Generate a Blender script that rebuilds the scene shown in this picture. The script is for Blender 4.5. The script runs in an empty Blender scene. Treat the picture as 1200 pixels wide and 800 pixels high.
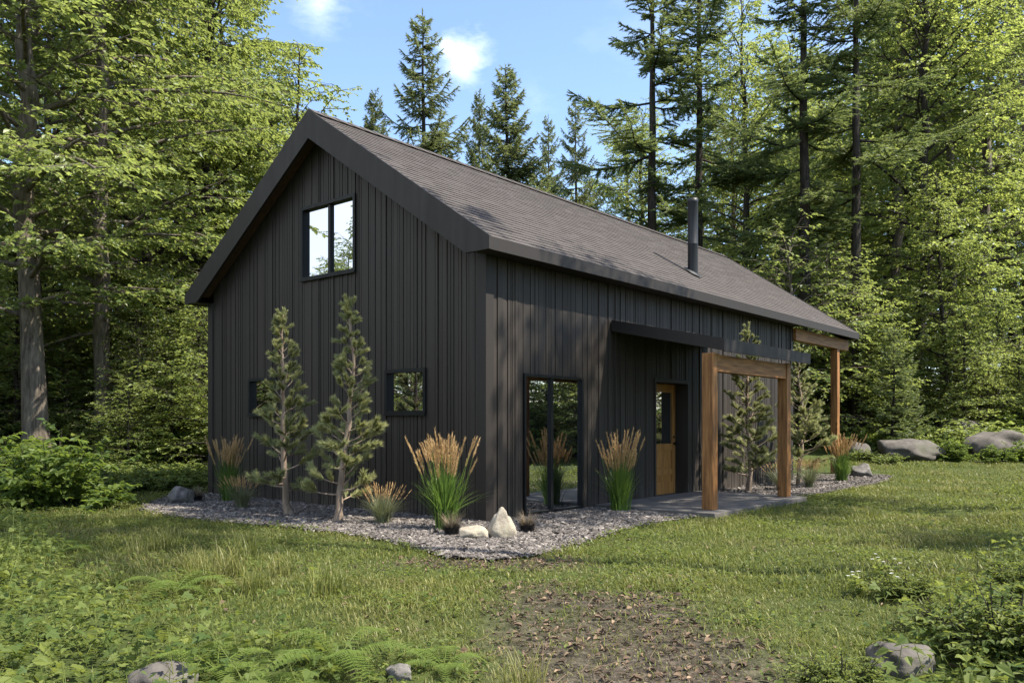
import bpy, bmesh, math, random
import numpy as np
from mathutils import Vector, noise as mnoise

random.seed(7)
RNG = np.random.default_rng(11)
scene = bpy.context.scene
COL = scene.collection
R = math.radians
PI = math.pi

# ------------------------------------------------------------------ site frame
# World axes follow the cabin: X along its long wall, Y along its gable wall, Z up.
CAM = (-8.227, -7.379, 1.35)
YAW = R(40.062)
SX, CX_ = math.sin(YAW), math.cos(YAW)
def W(lat, dep):
    """surveyed ground position: metres to the right of / ahead of the standpoint"""
    return (CAM[0] + lat * SX + dep * CX_, CAM[1] - lat * CX_ + dep * SX)
def LD(x, y):
    dx, dy = np.asarray(x) - CAM[0], np.asarray(y) - CAM[1]
    return dx * SX - dy * CX_, dx * CX_ + dy * SX

# sun: from the right, a little ahead
SUN_EL, SUN_AZ = R(56), R(-67)
SUN = Vector((math.cos(SUN_EL) * math.cos(SUN_AZ), math.cos(SUN_EL) * math.sin(SUN_AZ), math.sin(SUN_EL)))

# ------------------------------------------------------------------ node helpers
def new_mat(name):
    m = bpy.data.materials.new(name); m.use_nodes = True
    nt = m.node_tree; nt.nodes.clear()
    out = nt.nodes.new('ShaderNodeOutputMaterial')
    return m, nt, out
def N(nt, typ, **kw):
    n = nt.nodes.new('ShaderNode' + typ)
    for k, v in kw.items():
        if k in n.inputs.keys(): n.inputs[k].default_value = v
        else: setattr(n, k, v)
    return n
def L(nt, a, b): nt.links.new(a, b)
def ramp(nt, fac, stops):
    r = nt.nodes.new('ShaderNodeValToRGB')
    e = r.color_ramp.elements
    while len(e) < len(stops): e.new(0.5)
    for i, (p, c) in enumerate(stops):
        e[i].position = p; e[i].color = (*c, 1)
    L(nt, fac, r.inputs[0]); return r.outputs[0]
def mixc(nt, f, a, b, mode='MIX'):
    m = nt.nodes.new('ShaderNodeMix'); m.data_type = 'RGBA'; m.blend_type = mode
    for s, v in ((0, f), (6, a), (7, b)):
        if isinstance(v, (int, float)): m.inputs[s].default_value = v
        elif isinstance(v, tuple): m.inputs[s].default_value = (*v, 1)
        else: L(nt, v, m.inputs[s])
    return m.outputs[2]
def math_(nt, op, a, b=None, clamp=False):
    m = nt.nodes.new('ShaderNodeMath'); m.operation = op; m.use_clamp = clamp
    for i, v in enumerate((a, b)):
        if v is None: continue
        if isinstance(v, (int, float)): m.inputs[i].default_value = v
        else: L(nt, v, m.inputs[i])
    return m.outputs[0]
def coords(nt, scale=(1, 1, 1), kind='Object'):
    t = nt.nodes.new('ShaderNodeTexCoord'); mp = nt.nodes.new('ShaderNodeMapping')
    mp.inputs['Scale'].default_value = scale
    L(nt, t.outputs[kind], mp.inputs['Vector']); return mp.outputs[0]
def wcoords(nt, scale=(1, 1, 1)):
    g = nt.nodes.new('ShaderNodeNewGeometry'); mp = nt.nodes.new('ShaderNodeMapping')
    mp.inputs['Scale'].default_value = scale
    L(nt, g.outputs['Position'], mp.inputs['Vector']); return mp.outputs[0]
def noise_(nt, vec, scale, detail=4, rough=.55):
    n = N(nt, 'TexNoise'); n.inputs['Scale'].default_value = scale
    n.inputs['Detail'].default_value = detail; n.inputs['Roughness'].default_value = rough
    L(nt, vec, n.inputs['Vector']); return n.outputs[0]
def bump_(nt, h, strength=.3, dist=.02):
    b = N(nt, 'Bump'); b.inputs['Strength'].default_value = strength; b.inputs['Distance'].default_value = dist
    L(nt, h, b.inputs['Height']); return b.outputs[0]
def attr(nt, name='tint'):
    a = N(nt, 'Attribute'); a.attribute_name = name; return a.outputs['Fac']

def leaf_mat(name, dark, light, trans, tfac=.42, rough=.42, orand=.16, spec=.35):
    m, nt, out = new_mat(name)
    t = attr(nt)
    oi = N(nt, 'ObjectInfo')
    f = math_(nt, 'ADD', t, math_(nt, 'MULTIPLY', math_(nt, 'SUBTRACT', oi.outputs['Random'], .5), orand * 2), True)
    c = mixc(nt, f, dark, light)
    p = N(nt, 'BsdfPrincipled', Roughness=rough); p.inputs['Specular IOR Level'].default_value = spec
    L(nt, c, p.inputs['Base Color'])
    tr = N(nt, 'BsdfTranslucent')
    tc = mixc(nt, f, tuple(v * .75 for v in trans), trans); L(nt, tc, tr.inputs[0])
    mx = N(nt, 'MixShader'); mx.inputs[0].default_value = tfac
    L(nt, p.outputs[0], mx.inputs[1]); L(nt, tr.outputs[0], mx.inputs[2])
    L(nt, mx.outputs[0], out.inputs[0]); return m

def bark_mat(name, a, b, moss=None):
    m, nt, out = new_mat(name)
    v = coords(nt, (7, 7, 1.1)); n1 = noise_(nt, v, 2.2, 6, .65)
    n2 = noise_(nt, coords(nt, (1, 1, .5)), 1.4, 3)
    c = ramp(nt, n1, [(.35, a), (.68, b)])
    if moss: c = mixc(nt, math_(nt, 'MULTIPLY', ramp(nt, n2, [(.5, (0, 0, 0)), (.68, (1, 1, 1))]), .45), c, moss)
    p = N(nt, 'BsdfPrincipled', Roughness=.9); p.inputs['Specular IOR Level'].default_value = .15
    L(nt, c, p.inputs['Base Color']); L(nt, bump_(nt, n1, .9, .05), p.inputs['Normal'])
    L(nt, p.outputs[0], out.inputs[0]); return m

def paint_mat(name, col, rough=.5, var=.25, spec=.4, vs=(3, 3, .35), dust=False):
    m, nt, out = new_mat(name)
    n1 = noise_(nt, coords(nt, vs), 3, 5); n2 = noise_(nt, coords(nt, (40, 40, 2.5)), 2, 4)
    t = attr(nt)
    f = math_(nt, 'ADD', math_(nt, 'MULTIPLY', n1, .6), math_(nt, 'MULTIPLY', t, .4))
    c = ramp(nt, f, [(.25, tuple(x * (1 - var) for x in col)), (.75, tuple(x * (1 + var) for x in col))])
    if dust:
        sp = nt.nodes.new('ShaderNodeSeparateXYZ'); gp = nt.nodes.new('ShaderNodeNewGeometry'); L(nt, gp.outputs['Position'], sp.inputs[0])
        lo = math_(nt, 'SUBTRACT', 1, math_(nt, 'DIVIDE', sp.outputs[2], .55), True); n4 = noise_(nt, coords(nt, (6, 6, 2)), 2.2, 6, .7)
        c = mixc(nt, math_(nt, 'MULTIPLY', math_(nt, 'MULTIPLY', lo, lo), ramp(nt, n4, [(.35, (0, 0, 0)), (.7, (.75, .75, .75))])), c, (.10, .085, .068))
        n5 = noise_(nt, coords(nt, (2.2, 2.2, .16)), 2.0, 5, .65)
        c = mixc(nt, ramp(nt, n5, [(.5, (0, 0, 0)), (.75, (.5, .5, .5))]), c, tuple(x * 1.4 for x in col))
    p = N(nt, 'BsdfPrincipled', Roughness=rough); p.inputs['Specular IOR Level'].default_value = spec
    L(nt, c, p.inputs['Base Color'])
    L(nt, math_(nt, 'ADD', math_(nt, 'MULTIPLY', n1, .3), rough - .15), p.inputs['Roughness'])
    L(nt, bump_(nt, n2, .12, .004), p.inputs['Normal'])
    L(nt, p.outputs[0], out.inputs[0]); return m

def wood_mat(name, a, b, axis='z', rough=.62):
    m, nt, out = new_mat(name)
    sc = {'z': (9, 9, .7), 'x': (.7, 9, 9), 'y': (9, .7, 9)}[axis]
    v = coords(nt, sc); n1 = noise_(nt, v, 2.6, 7, .62)
    v2 = coords(nt, tuple(s * 4 for s in sc)); n2 = noise_(nt, v2, 4, 3)
    n3 = noise_(nt, coords(nt), 5, 2)
    c = ramp(nt, n1, [(.36, a), (.5, tuple((x + y) / 2 for x, y in zip(a, b))), (.64, b)])
    c = mixc(nt, math_(nt, 'MULTIPLY', n2, .35), c, tuple(x * .55 for x in a))
    c = mixc(nt, ramp(nt, n3, [(.66, (0, 0, 0)), (.74, (.6, .6, .6))]), c, tuple(x * .4 for x in a))
    p = N(nt, 'BsdfPrincipled', Roughness=rough); p.inputs['Specular IOR Level'].default_value = .3
    L(nt, c, p.inputs['Base Color']); L(nt, bump_(nt, n1, .35, .006), p.inputs['Normal'])
    L(nt, p.outputs[0], out.inputs[0]); return m

def rock_mat(name, a, b, lichen, sc=6):
    m, nt, out = new_mat(name)
    v = coords(nt); n1 = noise_(nt, v, sc, 8, .62); n2 = noise_(nt, v, sc * .4, 4); n3 = noise_(nt, v, sc * 7, 4, .7)
    c = ramp(nt, n1, [(.3, a), (.7, b)])
    c = mixc(nt, ramp(nt, n2, [(.52, (0, 0, 0)), (.66, (.55, .55, .55))]), c, lichen)
    c = mixc(nt, math_(nt, 'MULTIPLY', n3, .4), c, tuple(x * .45 for x in a))
    p = N(nt, 'BsdfPrincipled', Roughness=.88); p.inputs['Specular IOR Level'].default_value = .2
    L(nt, c, p.inputs['Base Color'])
    L(nt, bump_(nt, math_(nt, 'ADD', n1, math_(nt, 'MULTIPLY', n3, .4)), .7, .03), p.inputs['Normal'])
    L(nt, p.outputs[0], out.inputs[0]); return m

M = {}
M['beech'] = leaf_mat('beech_leaf', (.058, .095, .024), (.16, .195, .056), (.39, .455, .11), .45, .42, .22)
M['maple'] = leaf_mat('maple_leaf', (.06, .098, .024), (.18, .215, .06), (.46, .53, .12), .46, .42, .22)
M['deep'] = leaf_mat('deep_leaf', (.04, .072, .022), (.11, .15, .045), (.28, .36, .08), .43)
M['spruce'] = leaf_mat('spruce_needle', (.075, .10, .045), (.175, .195, .085), (.32, .37, .12), .4, .5)
M['hemlock'] = leaf_mat('hemlock_needle', (.05, .08, .032), (.13, .158, .06), (.29, .35, .10), .4, .5)
M['pine'] = leaf_mat('pine_needle', (.145, .16, .068), (.40, .40, .18), (.40, .41, .16), .38, .55, .06)
M['shrub'] = leaf_mat('shrub_leaf', (.05, .085, .02), (.125, .165, .036), (.27, .36, .055), .43, .5, .16, .25)
M['cover'] = leaf_mat('ground_cover_leaf', (.05, .082, .02), (.18, .205, .05), (.32, .37, .07), .4, .6, .16, .2)
M['fern'] = leaf_mat('fern_leaf', (.07, .105, .022), (.15, .20, .045), (.27, .36, .055), .42, .62, .1, .18)
M['reed'] = leaf_mat('reed_blade', (.05, .12, .02), (.14, .21, .04), (.17, .27, .045), .35, .4, .05)
M['fescue'] = leaf_mat('fescue_blade', (.10, .125, .065), (.20, .205, .11), (.18, .2, .08), .3, .5, .05)
M['plume'] = leaf_mat('seed_plume', (.38, .235, .10), (.64, .45, .22), (.5, .33, .14), .3, .7, .05)
M['black_blade'] = leaf_mat('black_blade', (.012, .011, .012), (.03, .026, .024), (.02, .02, .015), .1, .5, .03)
M['dry_blade'] = leaf_mat('dry_blade', (.16, .12, .075), (.27, .21, .14), (.2, .15, .08), .25, .7, .03)
M['petal'] = leaf_mat('white_petal', (.7, .7, .66), (.82, .82, .78), (.6, .6, .5), .3, .6, .02)
M['bark_grey'] = bark_mat('grey_bark', (.06, .049, .039), (.20, .163, .127), (.075, .085, .035))
M['bark_dark'] = bark_mat('dark_bark', (.016, .013, .011), (.06, .048, .039), (.05, .06, .03))
M['bark_pale'] = bark_mat('pale_pine_bark', (.17, .12, .085), (.36, .28, .21))
M['siding'] = paint_mat('black_siding_paint', (.0245, .0184, .0136), .66, .28, dust=True)
M['trim'] = paint_mat('black_trim_paint', (.0165, .0122, .0092), .65, .15)
M['frame'] = paint_mat('black_window_frame', (.006, .006, .006), .5, .1, .25)
M['pipe'] = paint_mat('stove_pipe_metal', (.013, .0145, .017), .5, .2, .35)
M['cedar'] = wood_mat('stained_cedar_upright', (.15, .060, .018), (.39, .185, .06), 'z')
M['cedar_x'] = wood_mat('stained_cedar_level', (.15, .060, .018), (.39, .185, .06), 'x')
M['door_wood'] = wood_mat('oiled_oak_door', (.24, .11, .03), (.42, .21, .064), 'z', .5)
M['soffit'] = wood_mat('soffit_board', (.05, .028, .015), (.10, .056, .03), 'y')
M['rock_pale'] = rock_mat('pale_stone', (.24, .20, .15), (.44, .39, .31), (.32, .29, .2), 9)
M['rock_grey'] = rock_mat('grey_boulder', (.06, .052, .046), (.165, .148, .13), (.085, .092, .052), 3)
M['rock_dark'] = rock_mat('dark_stone', (.07, .065, .06), (.24, .22, .20), (.15, .15, .11), 7)

def glass_mat():
    m, nt, out = new_mat('window_glass')
    d = N(nt, 'BsdfDiffuse'); d.inputs[0].default_value = (.006, .007, .008, 1)
    g = N(nt, 'BsdfGlossy', Roughness=.004); g.inputs[0].default_value = (.93, .95, .97, 1)
    n = noise_(nt, coords(nt), 1.3, 1); L(nt, bump_(nt, n, .006, .02), g.inputs['Normal'])
    fr = N(nt, 'Fresnel'); fr.inputs['IOR'].default_value = 1.52
    f = math_(nt, 'ADD', math_(nt, 'MULTIPLY', fr.outputs[0], .5), .56, True)
    mx = N(nt, 'MixShader'); L(nt, f, mx.inputs[0]); L(nt, d.outputs[0], mx.inputs[1]); L(nt, g.outputs[0], mx.inputs[2])
    L(nt, mx.outputs[0], out.inputs[0]); return m
M['glass'] = glass_mat()

def shingle_mat():
    m, nt, out = new_mat('asphalt_shingle')
    t = attr(nt); n1 = noise_(nt, coords(nt), 90, 3, .8); n2 = noise_(nt, coords(nt), .8, 4)
    c = mixc(nt, t, (.055, .047, .043), (.071, .061, .056))
    c = mixc(nt, ramp(nt, n1, [(.42, (0, 0, 0)), (.62, (.6, .6, .6))]), c, (.10, .087, .081))
    c = mixc(nt, math_(nt, 'MULTIPLY', n2, .22), c, (.052, .045, .042))
    p = N(nt, 'BsdfPrincipled', Roughness=.92); p.inputs['Specular IOR Level'].default_value = .25
    L(nt, c, p.inputs['Base Color']); L(nt, bump_(nt, n1, .6, .004), p.inputs['Normal'])
    L(nt, p.outputs[0], out.inputs[0]); return m
M['shingle'] = shingle_mat()

def concrete_mat():
    m, nt, out = new_mat('grey_concrete')
    n1 = noise_(nt, coords(nt), 3, 8, .65); n2 = noise_(nt, coords(nt), 60, 3)
    c = ramp(nt, n1, [(.3, (.075, .065, .056)), (.7, (.155, .138, .12))])
    p = N(nt, 'BsdfPrincipled', Roughness=.9)
    L(nt, c, p.inputs['Base Color']); L(nt, bump_(nt, n2, .3, .004), p.inputs['Normal'])
    L(nt, p.outputs[0], out.inputs[0]); return m
M['concrete'] = concrete_mat()

def gravel_mat(name, sheet=False):
    m, nt, out = new_mat(name)
    if sheet:
        n1 = noise_(nt, coords(nt), 28, 5, .7)
        c = ramp(nt, n1, [(.35, (.05, .045, .043)), (.65, (.15, .138, .13))])
    else:
        c = ramp(nt, attr(nt), [(0, (.034, .028, .024)), (.45, (.105, .091, .081)), (.8, (.19, .166, .146)), (1, (.36, .32, .28))])
    p = N(nt, 'BsdfPrincipled', Roughness=.85); p.inputs['Specular IOR Level'].default_value = .25
    L(nt, c, p.inputs['Base Color'])
    if sheet: L(nt, bump_(nt, n1, 1, .03), p.inputs['Normal'])
    L(nt, p.outputs[0], out.inputs[0]); return m
M['gravel_sheet'] = gravel_mat('gravel_fines', True)
M['gravel'] = gravel_mat('gravel_stones')

def litter_mat():
    m, nt, out = new_mat('dead_leaf')
    c = ramp(nt, attr(nt), [(0, (.045, .03, .02)), (.5, (.13, .085, .05)), (1, (.26, .18, .11))])
    p = N(nt, 'BsdfPrincipled', Roughness=.85); L(nt, c, p.inputs['Base Color']); L(nt, p.outputs[0], out.inputs[0]); return m
M['litter'] = litter_mat()

def grass_mat():
    m, nt, out = new_mat('lawn_blade')
    t = attr(nt)
    n1 = noise_(nt, wcoords(nt), .55, 4, .6); n2 = noise_(nt, wcoords(nt), 2.3, 3)
    f = math_(nt, 'ADD', math_(nt, 'MULTIPLY', t, .6), math_(nt, 'MULTIPLY', n2, .4))
    c = ramp(nt, f, [(.2, (.055, .072, .015)), (.55, (.15, .165, .038)), (.85, (.30, .275, .09))])
    c = mixc(nt, ramp(nt, n1, [(.46, (0, 0, 0)), (.62, (.75, .75, .75))]), c, (.205, .19, .07))
    p = N(nt, 'BsdfPrincipled', Roughness=.45); p.inputs['Specular IOR Level'].default_value = .3
    L(nt, c, p.inputs['Base Color'])
    tr = N(nt, 'BsdfTranslucent'); L(nt, mixc(nt, .5, c, (.24, .27, .05)), tr.inputs[0])
    mx = N(nt, 'MixShader'); mx.inputs[0].default_value = .4
    L(nt, p.outputs[0], mx.inputs[1]); L(nt, tr.outputs[0], mx.inputs[2])
    L(nt, mx.outputs[0], out.inputs[0]); return m
M['grass'] = grass_mat()

# ------------------------------------------------------------------ mesh builder
def nrm(a): return a / np.maximum(np.linalg.norm(a, axis=-1, keepdims=True), 1e-9)
UP = np.array([0., 0., 1.])

class Geo:
    def __init__(s): s.V, s.T, s.F3, s.F4, s.M3, s.M4, s.n = [], [], [], [], [], [], 0
    def add(s, V, F3=None, F4=None, tint=.5, mat=0):
        V = np.asarray(V, float).reshape(-1, 3)
        s.V.append(V); s.T.append(np.broadcast_to(np.asarray(tint, float), (len(V),)))
        if F3 is not None and len(F3):
            F3 = np.asarray(F3).reshape(-1, 3); s.F3.append(F3 + s.n); s.M3.append(np.full(len(F3), mat))
        if F4 is not None and len(F4):
            F4 = np.asarray(F4).reshape(-1, 4); s.F4.append(F4 + s.n); s.M4.append(np.full(len(F4), mat))
        s.n += len(V)
    def mesh(s, name, mats, smooth=False):
        V = np.concatenate(s.V); T = np.concatenate(s.T)
        F3 = np.concatenate(s.F3) if s.F3 else np.zeros((0, 3), int)
        F4 = np.concatenate(s.F4) if s.F4 else np.zeros((0, 4), int)
        mi = np.concatenate((s.M3 or [np.zeros(0)]) + (s.M4 or [np.zeros(0)]))
        me = bpy.data.meshes.new(name)
        me.vertices.add(len(V)); me.vertices.foreach_set('co', V.astype(np.float32).ravel())
        lv = np.concatenate([F3.ravel(), F4.ravel()]).astype(np.int32)
        me.loops.add(len(lv)); me.loops.foreach_set('vertex_index', lv)
        tot = np.concatenate([np.full(len(F3), 3), np.full(len(F4), 4)]).astype(np.int32)
        st = np.concatenate([[0], np.cumsum(tot)[:-1]]).astype(np.int32)
        me.polygons.add(len(tot)); me.polygons.foreach_set('loop_start', st); me.polygons.foreach_set('loop_total', tot)
        me.polygons.foreach_set('material_index', mi.astype(np.int32))
        me.polygons.foreach_set('use_smooth', np.full(len(tot), bool(smooth)))
        a = me.attributes.new('tint', 'FLOAT', 'POINT'); a.data.foreach_set('value', T.astype(np.float32))
        for m in mats: me.materials.append(m)
        me.update(); me.validate(); return me
    def obj(s, name, mats, parent=None, smooth=False):
        if not isinstance(mats, (list, tuple)): mats = [mats]
        o = bpy.data.objects.new(name, s.mesh(name, mats, smooth)); COL.objects.link(o)
        if parent: o.parent = parent
        return o
    # --- shapes
    def box(s, x0, x1, y0, y1, z0, z1, tint=.5, mat=0):
        V = [(x0, y0, z0), (x1, y0, z0), (x1, y1, z0), (x0, y1, z0), (x0, y0, z1), (x1, y0, z1), (x1, y1, z1), (x0, y1, z1)]
        s.add(V, F4=[(0, 3, 2, 1), (4, 5, 6, 7), (0, 1, 5, 4), (1, 2, 6, 5), (2, 3, 7, 6), (3, 0, 4, 7)], tint=tint, mat=mat)
    def bevbox(s, x0, x1, y0, y1, z0, z1, b=.01, tint=.5):
        bm = bmesh.new(); bmesh.ops.create_cube(bm, size=1)
        for v in bm.verts: v.co = ((x0 + x1) / 2 + v.co.x * (x1 - x0), (y0 + y1) / 2 + v.co.y * (y1 - y0), (z0 + z1) / 2 + v.co.z * (z1 - z0))
        bmesh.ops.bevel(bm, geom=list(bm.edges), offset=b, segments=2, affect='EDGES', profile=.6)
        s.frombm(bm, tint)
    def frombm(s, bm, tint=.5):
        bm.verts.index_update()
        V = [tuple(v.co) for v in bm.verts]; f3, f4 = [], []
        extra = [f for f in bm.faces if len(f.verts) > 4]
        if extra: bmesh.ops.triangulate(bm, faces=extra)
        for f in bm.faces:
            (f3 if len(f.verts) == 3 else f4).append([v.index for v in f.verts])
        s.add(V, f3, f4, tint); bm.free()
    def prism(s, poly, axis, a, b, tint=.5, mat=0):
        """extrude a convex-or-simple polygon given in the other two axes between a and b along axis"""
        bm = bmesh.new()
        def mk(p, c):
            if axis == 0: return (c, p[0], p[1])
            if axis == 1: return (p[0], c, p[1])
            return (p[0], p[1], c)
        A = [bm.verts.new(mk(p, a)) for p in poly]; B = [bm.verts.new(mk(p, b)) for p in poly]
        n = len(poly)
        fa, fb = bm.faces.new(A[::-1]), bm.faces.new(B)
        for i in range(n): bm.faces.new((A[i], A[(i + 1) % n], B[(i + 1) % n], B[i]))
        bmesh.ops.triangulate(bm, faces=[fa, fb]) if n > 4 else None
        bmesh.ops.recalc_face_normals(bm, faces=list(bm.faces))
        s.frombm(bm, tint)
    def tube(s, pts, rad, sides=8, tint=.5, cap=True, wob=0, seed=0):
        pts = np.asarray(pts, float); rad = np.asarray(rad, float); n = len(pts)
        t = nrm(np.gradient(pts, axis=0)); ref = np.array([1., 0, 0]) if abs(t[:, 2].mean()) > .8 else UP
        u = nrm(np.cross(t, ref)); v = np.cross(t, u)
        a = np.linspace(0, 2 * PI, sides, endpoint=False)
        rr = rad[:, None] * np.ones(sides)[None]
        if wob:
            g = np.random.default_rng(seed); rr = rr * (1 + wob * g.normal(0, 1, sides)[None] + wob * .6 * g.normal(0, 1, (n, sides)))
        V = pts[:, None] + rr[..., None] * (np.cos(a)[None, :, None] * u[:, None] + np.sin(a)[None, :, None] * v[:, None])
        i = np.arange(n - 1)[:, None] * sides; j = np.arange(sides)[None]; k = (j + 1) % sides
        F = np.stack([i + j, i + k, i + sides + k, i + sides + j], -1).reshape(-1, 4)
        V = V.reshape(-1, 3); f3 = None
        if cap:
            c = len(V); V = np.vstack([V, pts[-1:]]); b = (n - 1) * sides
            f3 = [(b + q, b + (q + 1) % sides, c) for q in range(sides)]
        s.add(V, f3, F, tint)
    def sticks(s, A, B, ra, rb, tint=.5, sides=3):
        A, B = np.asarray(A, float), np.asarray(B, float); n = len(A)
        if n == 0: return
        t = nrm(B - A); ref = np.where(np.abs(t[:, 2:3]) > .8, np.array([[1., 0, 0]]), UP[None])
        u = nrm(np.cross(t, ref)); v = np.cross(t, u); a = np.linspace(0, 2 * PI, sides, endpoint=False)
        off = np.cos(a)[None, :, None] * u[:, None] + np.sin(a)[None, :, None] * v[:, None]
        ra = np.broadcast_to(ra, (n,)); rb = np.broadcast_to(rb, (n,))
        V = np.concatenate([A[:, None] + off * ra[:, None, None], B[:, None] + off * rb[:, None, None]], 1)
        i = np.arange(n)[:, None] * 2 * sides; j = np.arange(sides)[None]; k = (j + 1) % sides
        F = np.stack([i + j, i + k, i + sides + k, i + sides + j], -1)
        tt = np.repeat(np.broadcast_to(tint, (n,)), 2 * sides)
        s.add(V, None, F, tt)
    def leaves(s, P, D, Nn, Ln, Wd, tint, fold=.18, curl=.12, mat=0):
        P, D, Nn = (np.asarray(q, float) for q in (P, D, Nn)); n = len(P)
        D = nrm(D); S = nrm(np.cross(D, Nn)); U = np.cross(S, D)
        Ln = np.broadcast_to(Ln, (n,))[:, None]; Wd = np.broadcast_to(Wd, (n,))[:, None]
        up = U * Wd * fold
        V = np.stack([P, P + D * Ln * .3 + S * Wd * .5 + up, P + D * Ln * .66 + S * Wd * .36 + up - U * Ln * curl * .4,
                      P + D * Ln - U * Ln * curl, P + D * Ln * .66 - S * Wd * .36 + up - U * Ln * curl * .4, P + D * Ln * .3 - S * Wd * .5 + up], 1)
        i = np.arange(n)[:, None] * 6
        F = np.concatenate([i + np.array([[0, 1, 2, 3]]), i + np.array([[0, 3, 4, 5]])])
        s.add(V, None, F, np.repeat(np.broadcast_to(tint, (n,)), 6), mat)
    def needles(s, P, D, Ln, Wd, tint, rng, mat=0):
        n = len(P); D = nrm(D); S = nrm(np.cross(D, rng.normal(0, 1, (n, 3)) + UP * .6))
        Ln = np.broadcast_to(Ln, (n,))[:, None]; Wd = np.broadcast_to(Wd, (n,))[:, None]
        V = np.stack([P + S * Wd * .5, P + D * Ln, P - S * Wd * .5], 1)
        s.add(V, np.arange(n * 3).reshape(-1, 3), None, np.repeat(np.broadcast_to(tint, (n,)), 3), mat)
    def blades(s, P, az, h, lean, w, tint, segs=4, droop=.2, mat=0, power=1.8):
        n = len(P); h, lean, w, tint, az = (np.broadcast_to(q, (n,)).astype(float) for q in (h, lean, w, tint, az))
        d = np.stack([np.cos(az), np.sin(az), np.zeros(n)], -1); sd = np.stack([-np.sin(az), np.cos(az), np.zeros(n)], -1)
        tt = np.linspace(0, 1, segs + 1)[:-1]
        V = []
        for t in tt:
            c = P + d * (lean * h * t ** power)[:, None] + UP * (h * t * (1 - droop * t * t * lean))[:, None]
            ww = (w * (1 - t ** 2.2) * .5)[:, None] * sd
            V += [c - ww, c + ww]
        V.append(P + d * (lean * h)[:, None] + UP * (h * (1 - droop * lean))[:, None])
        V = np.stack(V, 1); k = V.shape[1]; i = np.arange(n)[:, None] * k
        F4 = np.concatenate([i + np.array([[2 * q, 2 * q + 1, 2 * q + 3, 2 * q + 2]]) for q in range(segs - 1)]) if segs > 1 else None
        F3 = i + np.array([[2 * segs - 2, 2 * segs - 1, 2 * segs]])
        s.add(V, F3, F4, np.repeat(tint, k), mat)

# ------------------------------------------------------------------ things
def tag(o, label=None, cat=None, group=None, kind=None):
    if label: o['label'] = label
    if cat: o['category'] = cat
    if group: o['group'] = group
    if kind: o['kind'] = kind
    return o
def empty(name, loc=(0, 0, 0), rz=0):
    o = bpy.data.objects.new(name, None); o.empty_display_size = .3
    o.location = loc; o.rotation_euler = (0, 0, rz); COL.objects.link(o); return o
def copy_tree(o, parent=None):
    c = o.copy(); COL.objects.link(c)
    if parent: c.parent = parent
    for ch in list(o.children): copy_tree(ch, c)
    return c
USED = set()
def place(proto, x, y, z, rz, sc, label, cat, group=None):
    if proto.name in USED: o = copy_tree(proto)
    else: USED.add(proto.name); o = proto
    for k in ('label', 'category', 'group'):
        if k in o: del o[k]
    o.location = (x, y, z); o.rotation_euler = (0, 0, rz)
    o.scale = sc if isinstance(sc, tuple) else (sc, sc, sc)
    return tag(o, label, cat, group)

# ------------------------------------------------------------------ ground
BED = [(0.0, 8.1), (-.6, 7.3), (-1.5, 6.2), (-2.15, 5.2), (-2.3, 4.3), (-2.25, 2.97), (-2.0, 1.78), (-1.87, .38), (-2.04, -.7), (-2.36, -1.6),
       (-2.2, -2.05), (-1.7, -2.2), (-1.1, -2.12), (-.14, -1.9), (1.3, -1.72), (2.52, -1.78), (2.52, -1.2), (6.1, -1.2), (6.1, -1.78), (6.6, -1.72), (9.5, -1.85), (12, -1.75), (14.0, -1.3),
       (14.9, -.4), (15.0, .6), (13.5, 1.2), (11.0, 1.2), (10.7, .15), (.15, .15), (.15, 7.0)]
BEDA = np.array(BED)
def in_poly(x, y, poly):
    x = np.asarray(x); y = np.asarray(y); r = np.zeros(x.shape, bool); n = len(poly); j = n - 1
    for i in range(n):
        xi, yi = poly[i]; xj, yj = poly[j]
        c = ((yi > y) != (yj > y)) & (x < (xj - xi) * (y - yi) / (yj - yi + 1e-12) + xi)
        r ^= c; j = i
    return r
def sstep(a, b, x):
    t = np.clip((x - a) / (b - a), 0, 1); return t * t * (3 - 2 * t)
def gz(x, y):
    x = np.asarray(x, float); y = np.asarray(y, float)
    lat, dep = LD(x, y)
    rise = .05 * np.clip(dep - 20.5, 0, 60) * sstep(-4, 6, lat) + .03 * np.clip(dep - 19, 0, 60) * (1 - sstep(-4, 6, lat))
    rise += .03 * np.clip(np.abs(lat) - 16, 0, 60)
    ddx = np.maximum(np.maximum(-2.4 - x, x - 15), 0); ddy = np.maximum(np.maximum(-2.2 - y, y - 8), 0)
    away = sstep(.2, 3.0, np.hypot(ddx, ddy))
    und = .05 * np.sin(x * .9 + 1.3) * np.sin(y * .8 + .4) + .03 * np.sin(x * 2.1 - y * 1.7) + .015 * np.sin(x * 4.3 + y * 3.9)
    return rise + und * away
def gzf(x, y): return float(gz(x, y))
def dirt(x, y):
    """bare earth mask 0..1: worn patch in front of the cabin"""
    lat, dep = LD(x, y)
    wob = .45 * np.sin(x * 3.3 + y) + .35 * np.sin(x * 9.7 - y * 5.1) * np.sin(y * 8.3 + x * 2) + .3 * np.sin(y * 3.7 - x * 1.1) + .2 * np.sin(x * 6.1 + y * 5.2)
    cx = .72 - .06 * (dep - 4)
    a = 1 - sstep(.4, 1.2, np.abs(lat - cx) / (.74 + .03 * dep) - .25 * wob * .6)
    b = 1 - sstep(5.6, 7.3, dep + wob * .9)
    p2 = 1 - sstep(.5, 1.2, np.hypot((lat + .3) / 1.0, (dep - 7.9) / .5) + .25 * wob)
    return np.clip(np.maximum(a * b, .75 * p2), 0, 1)

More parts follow.
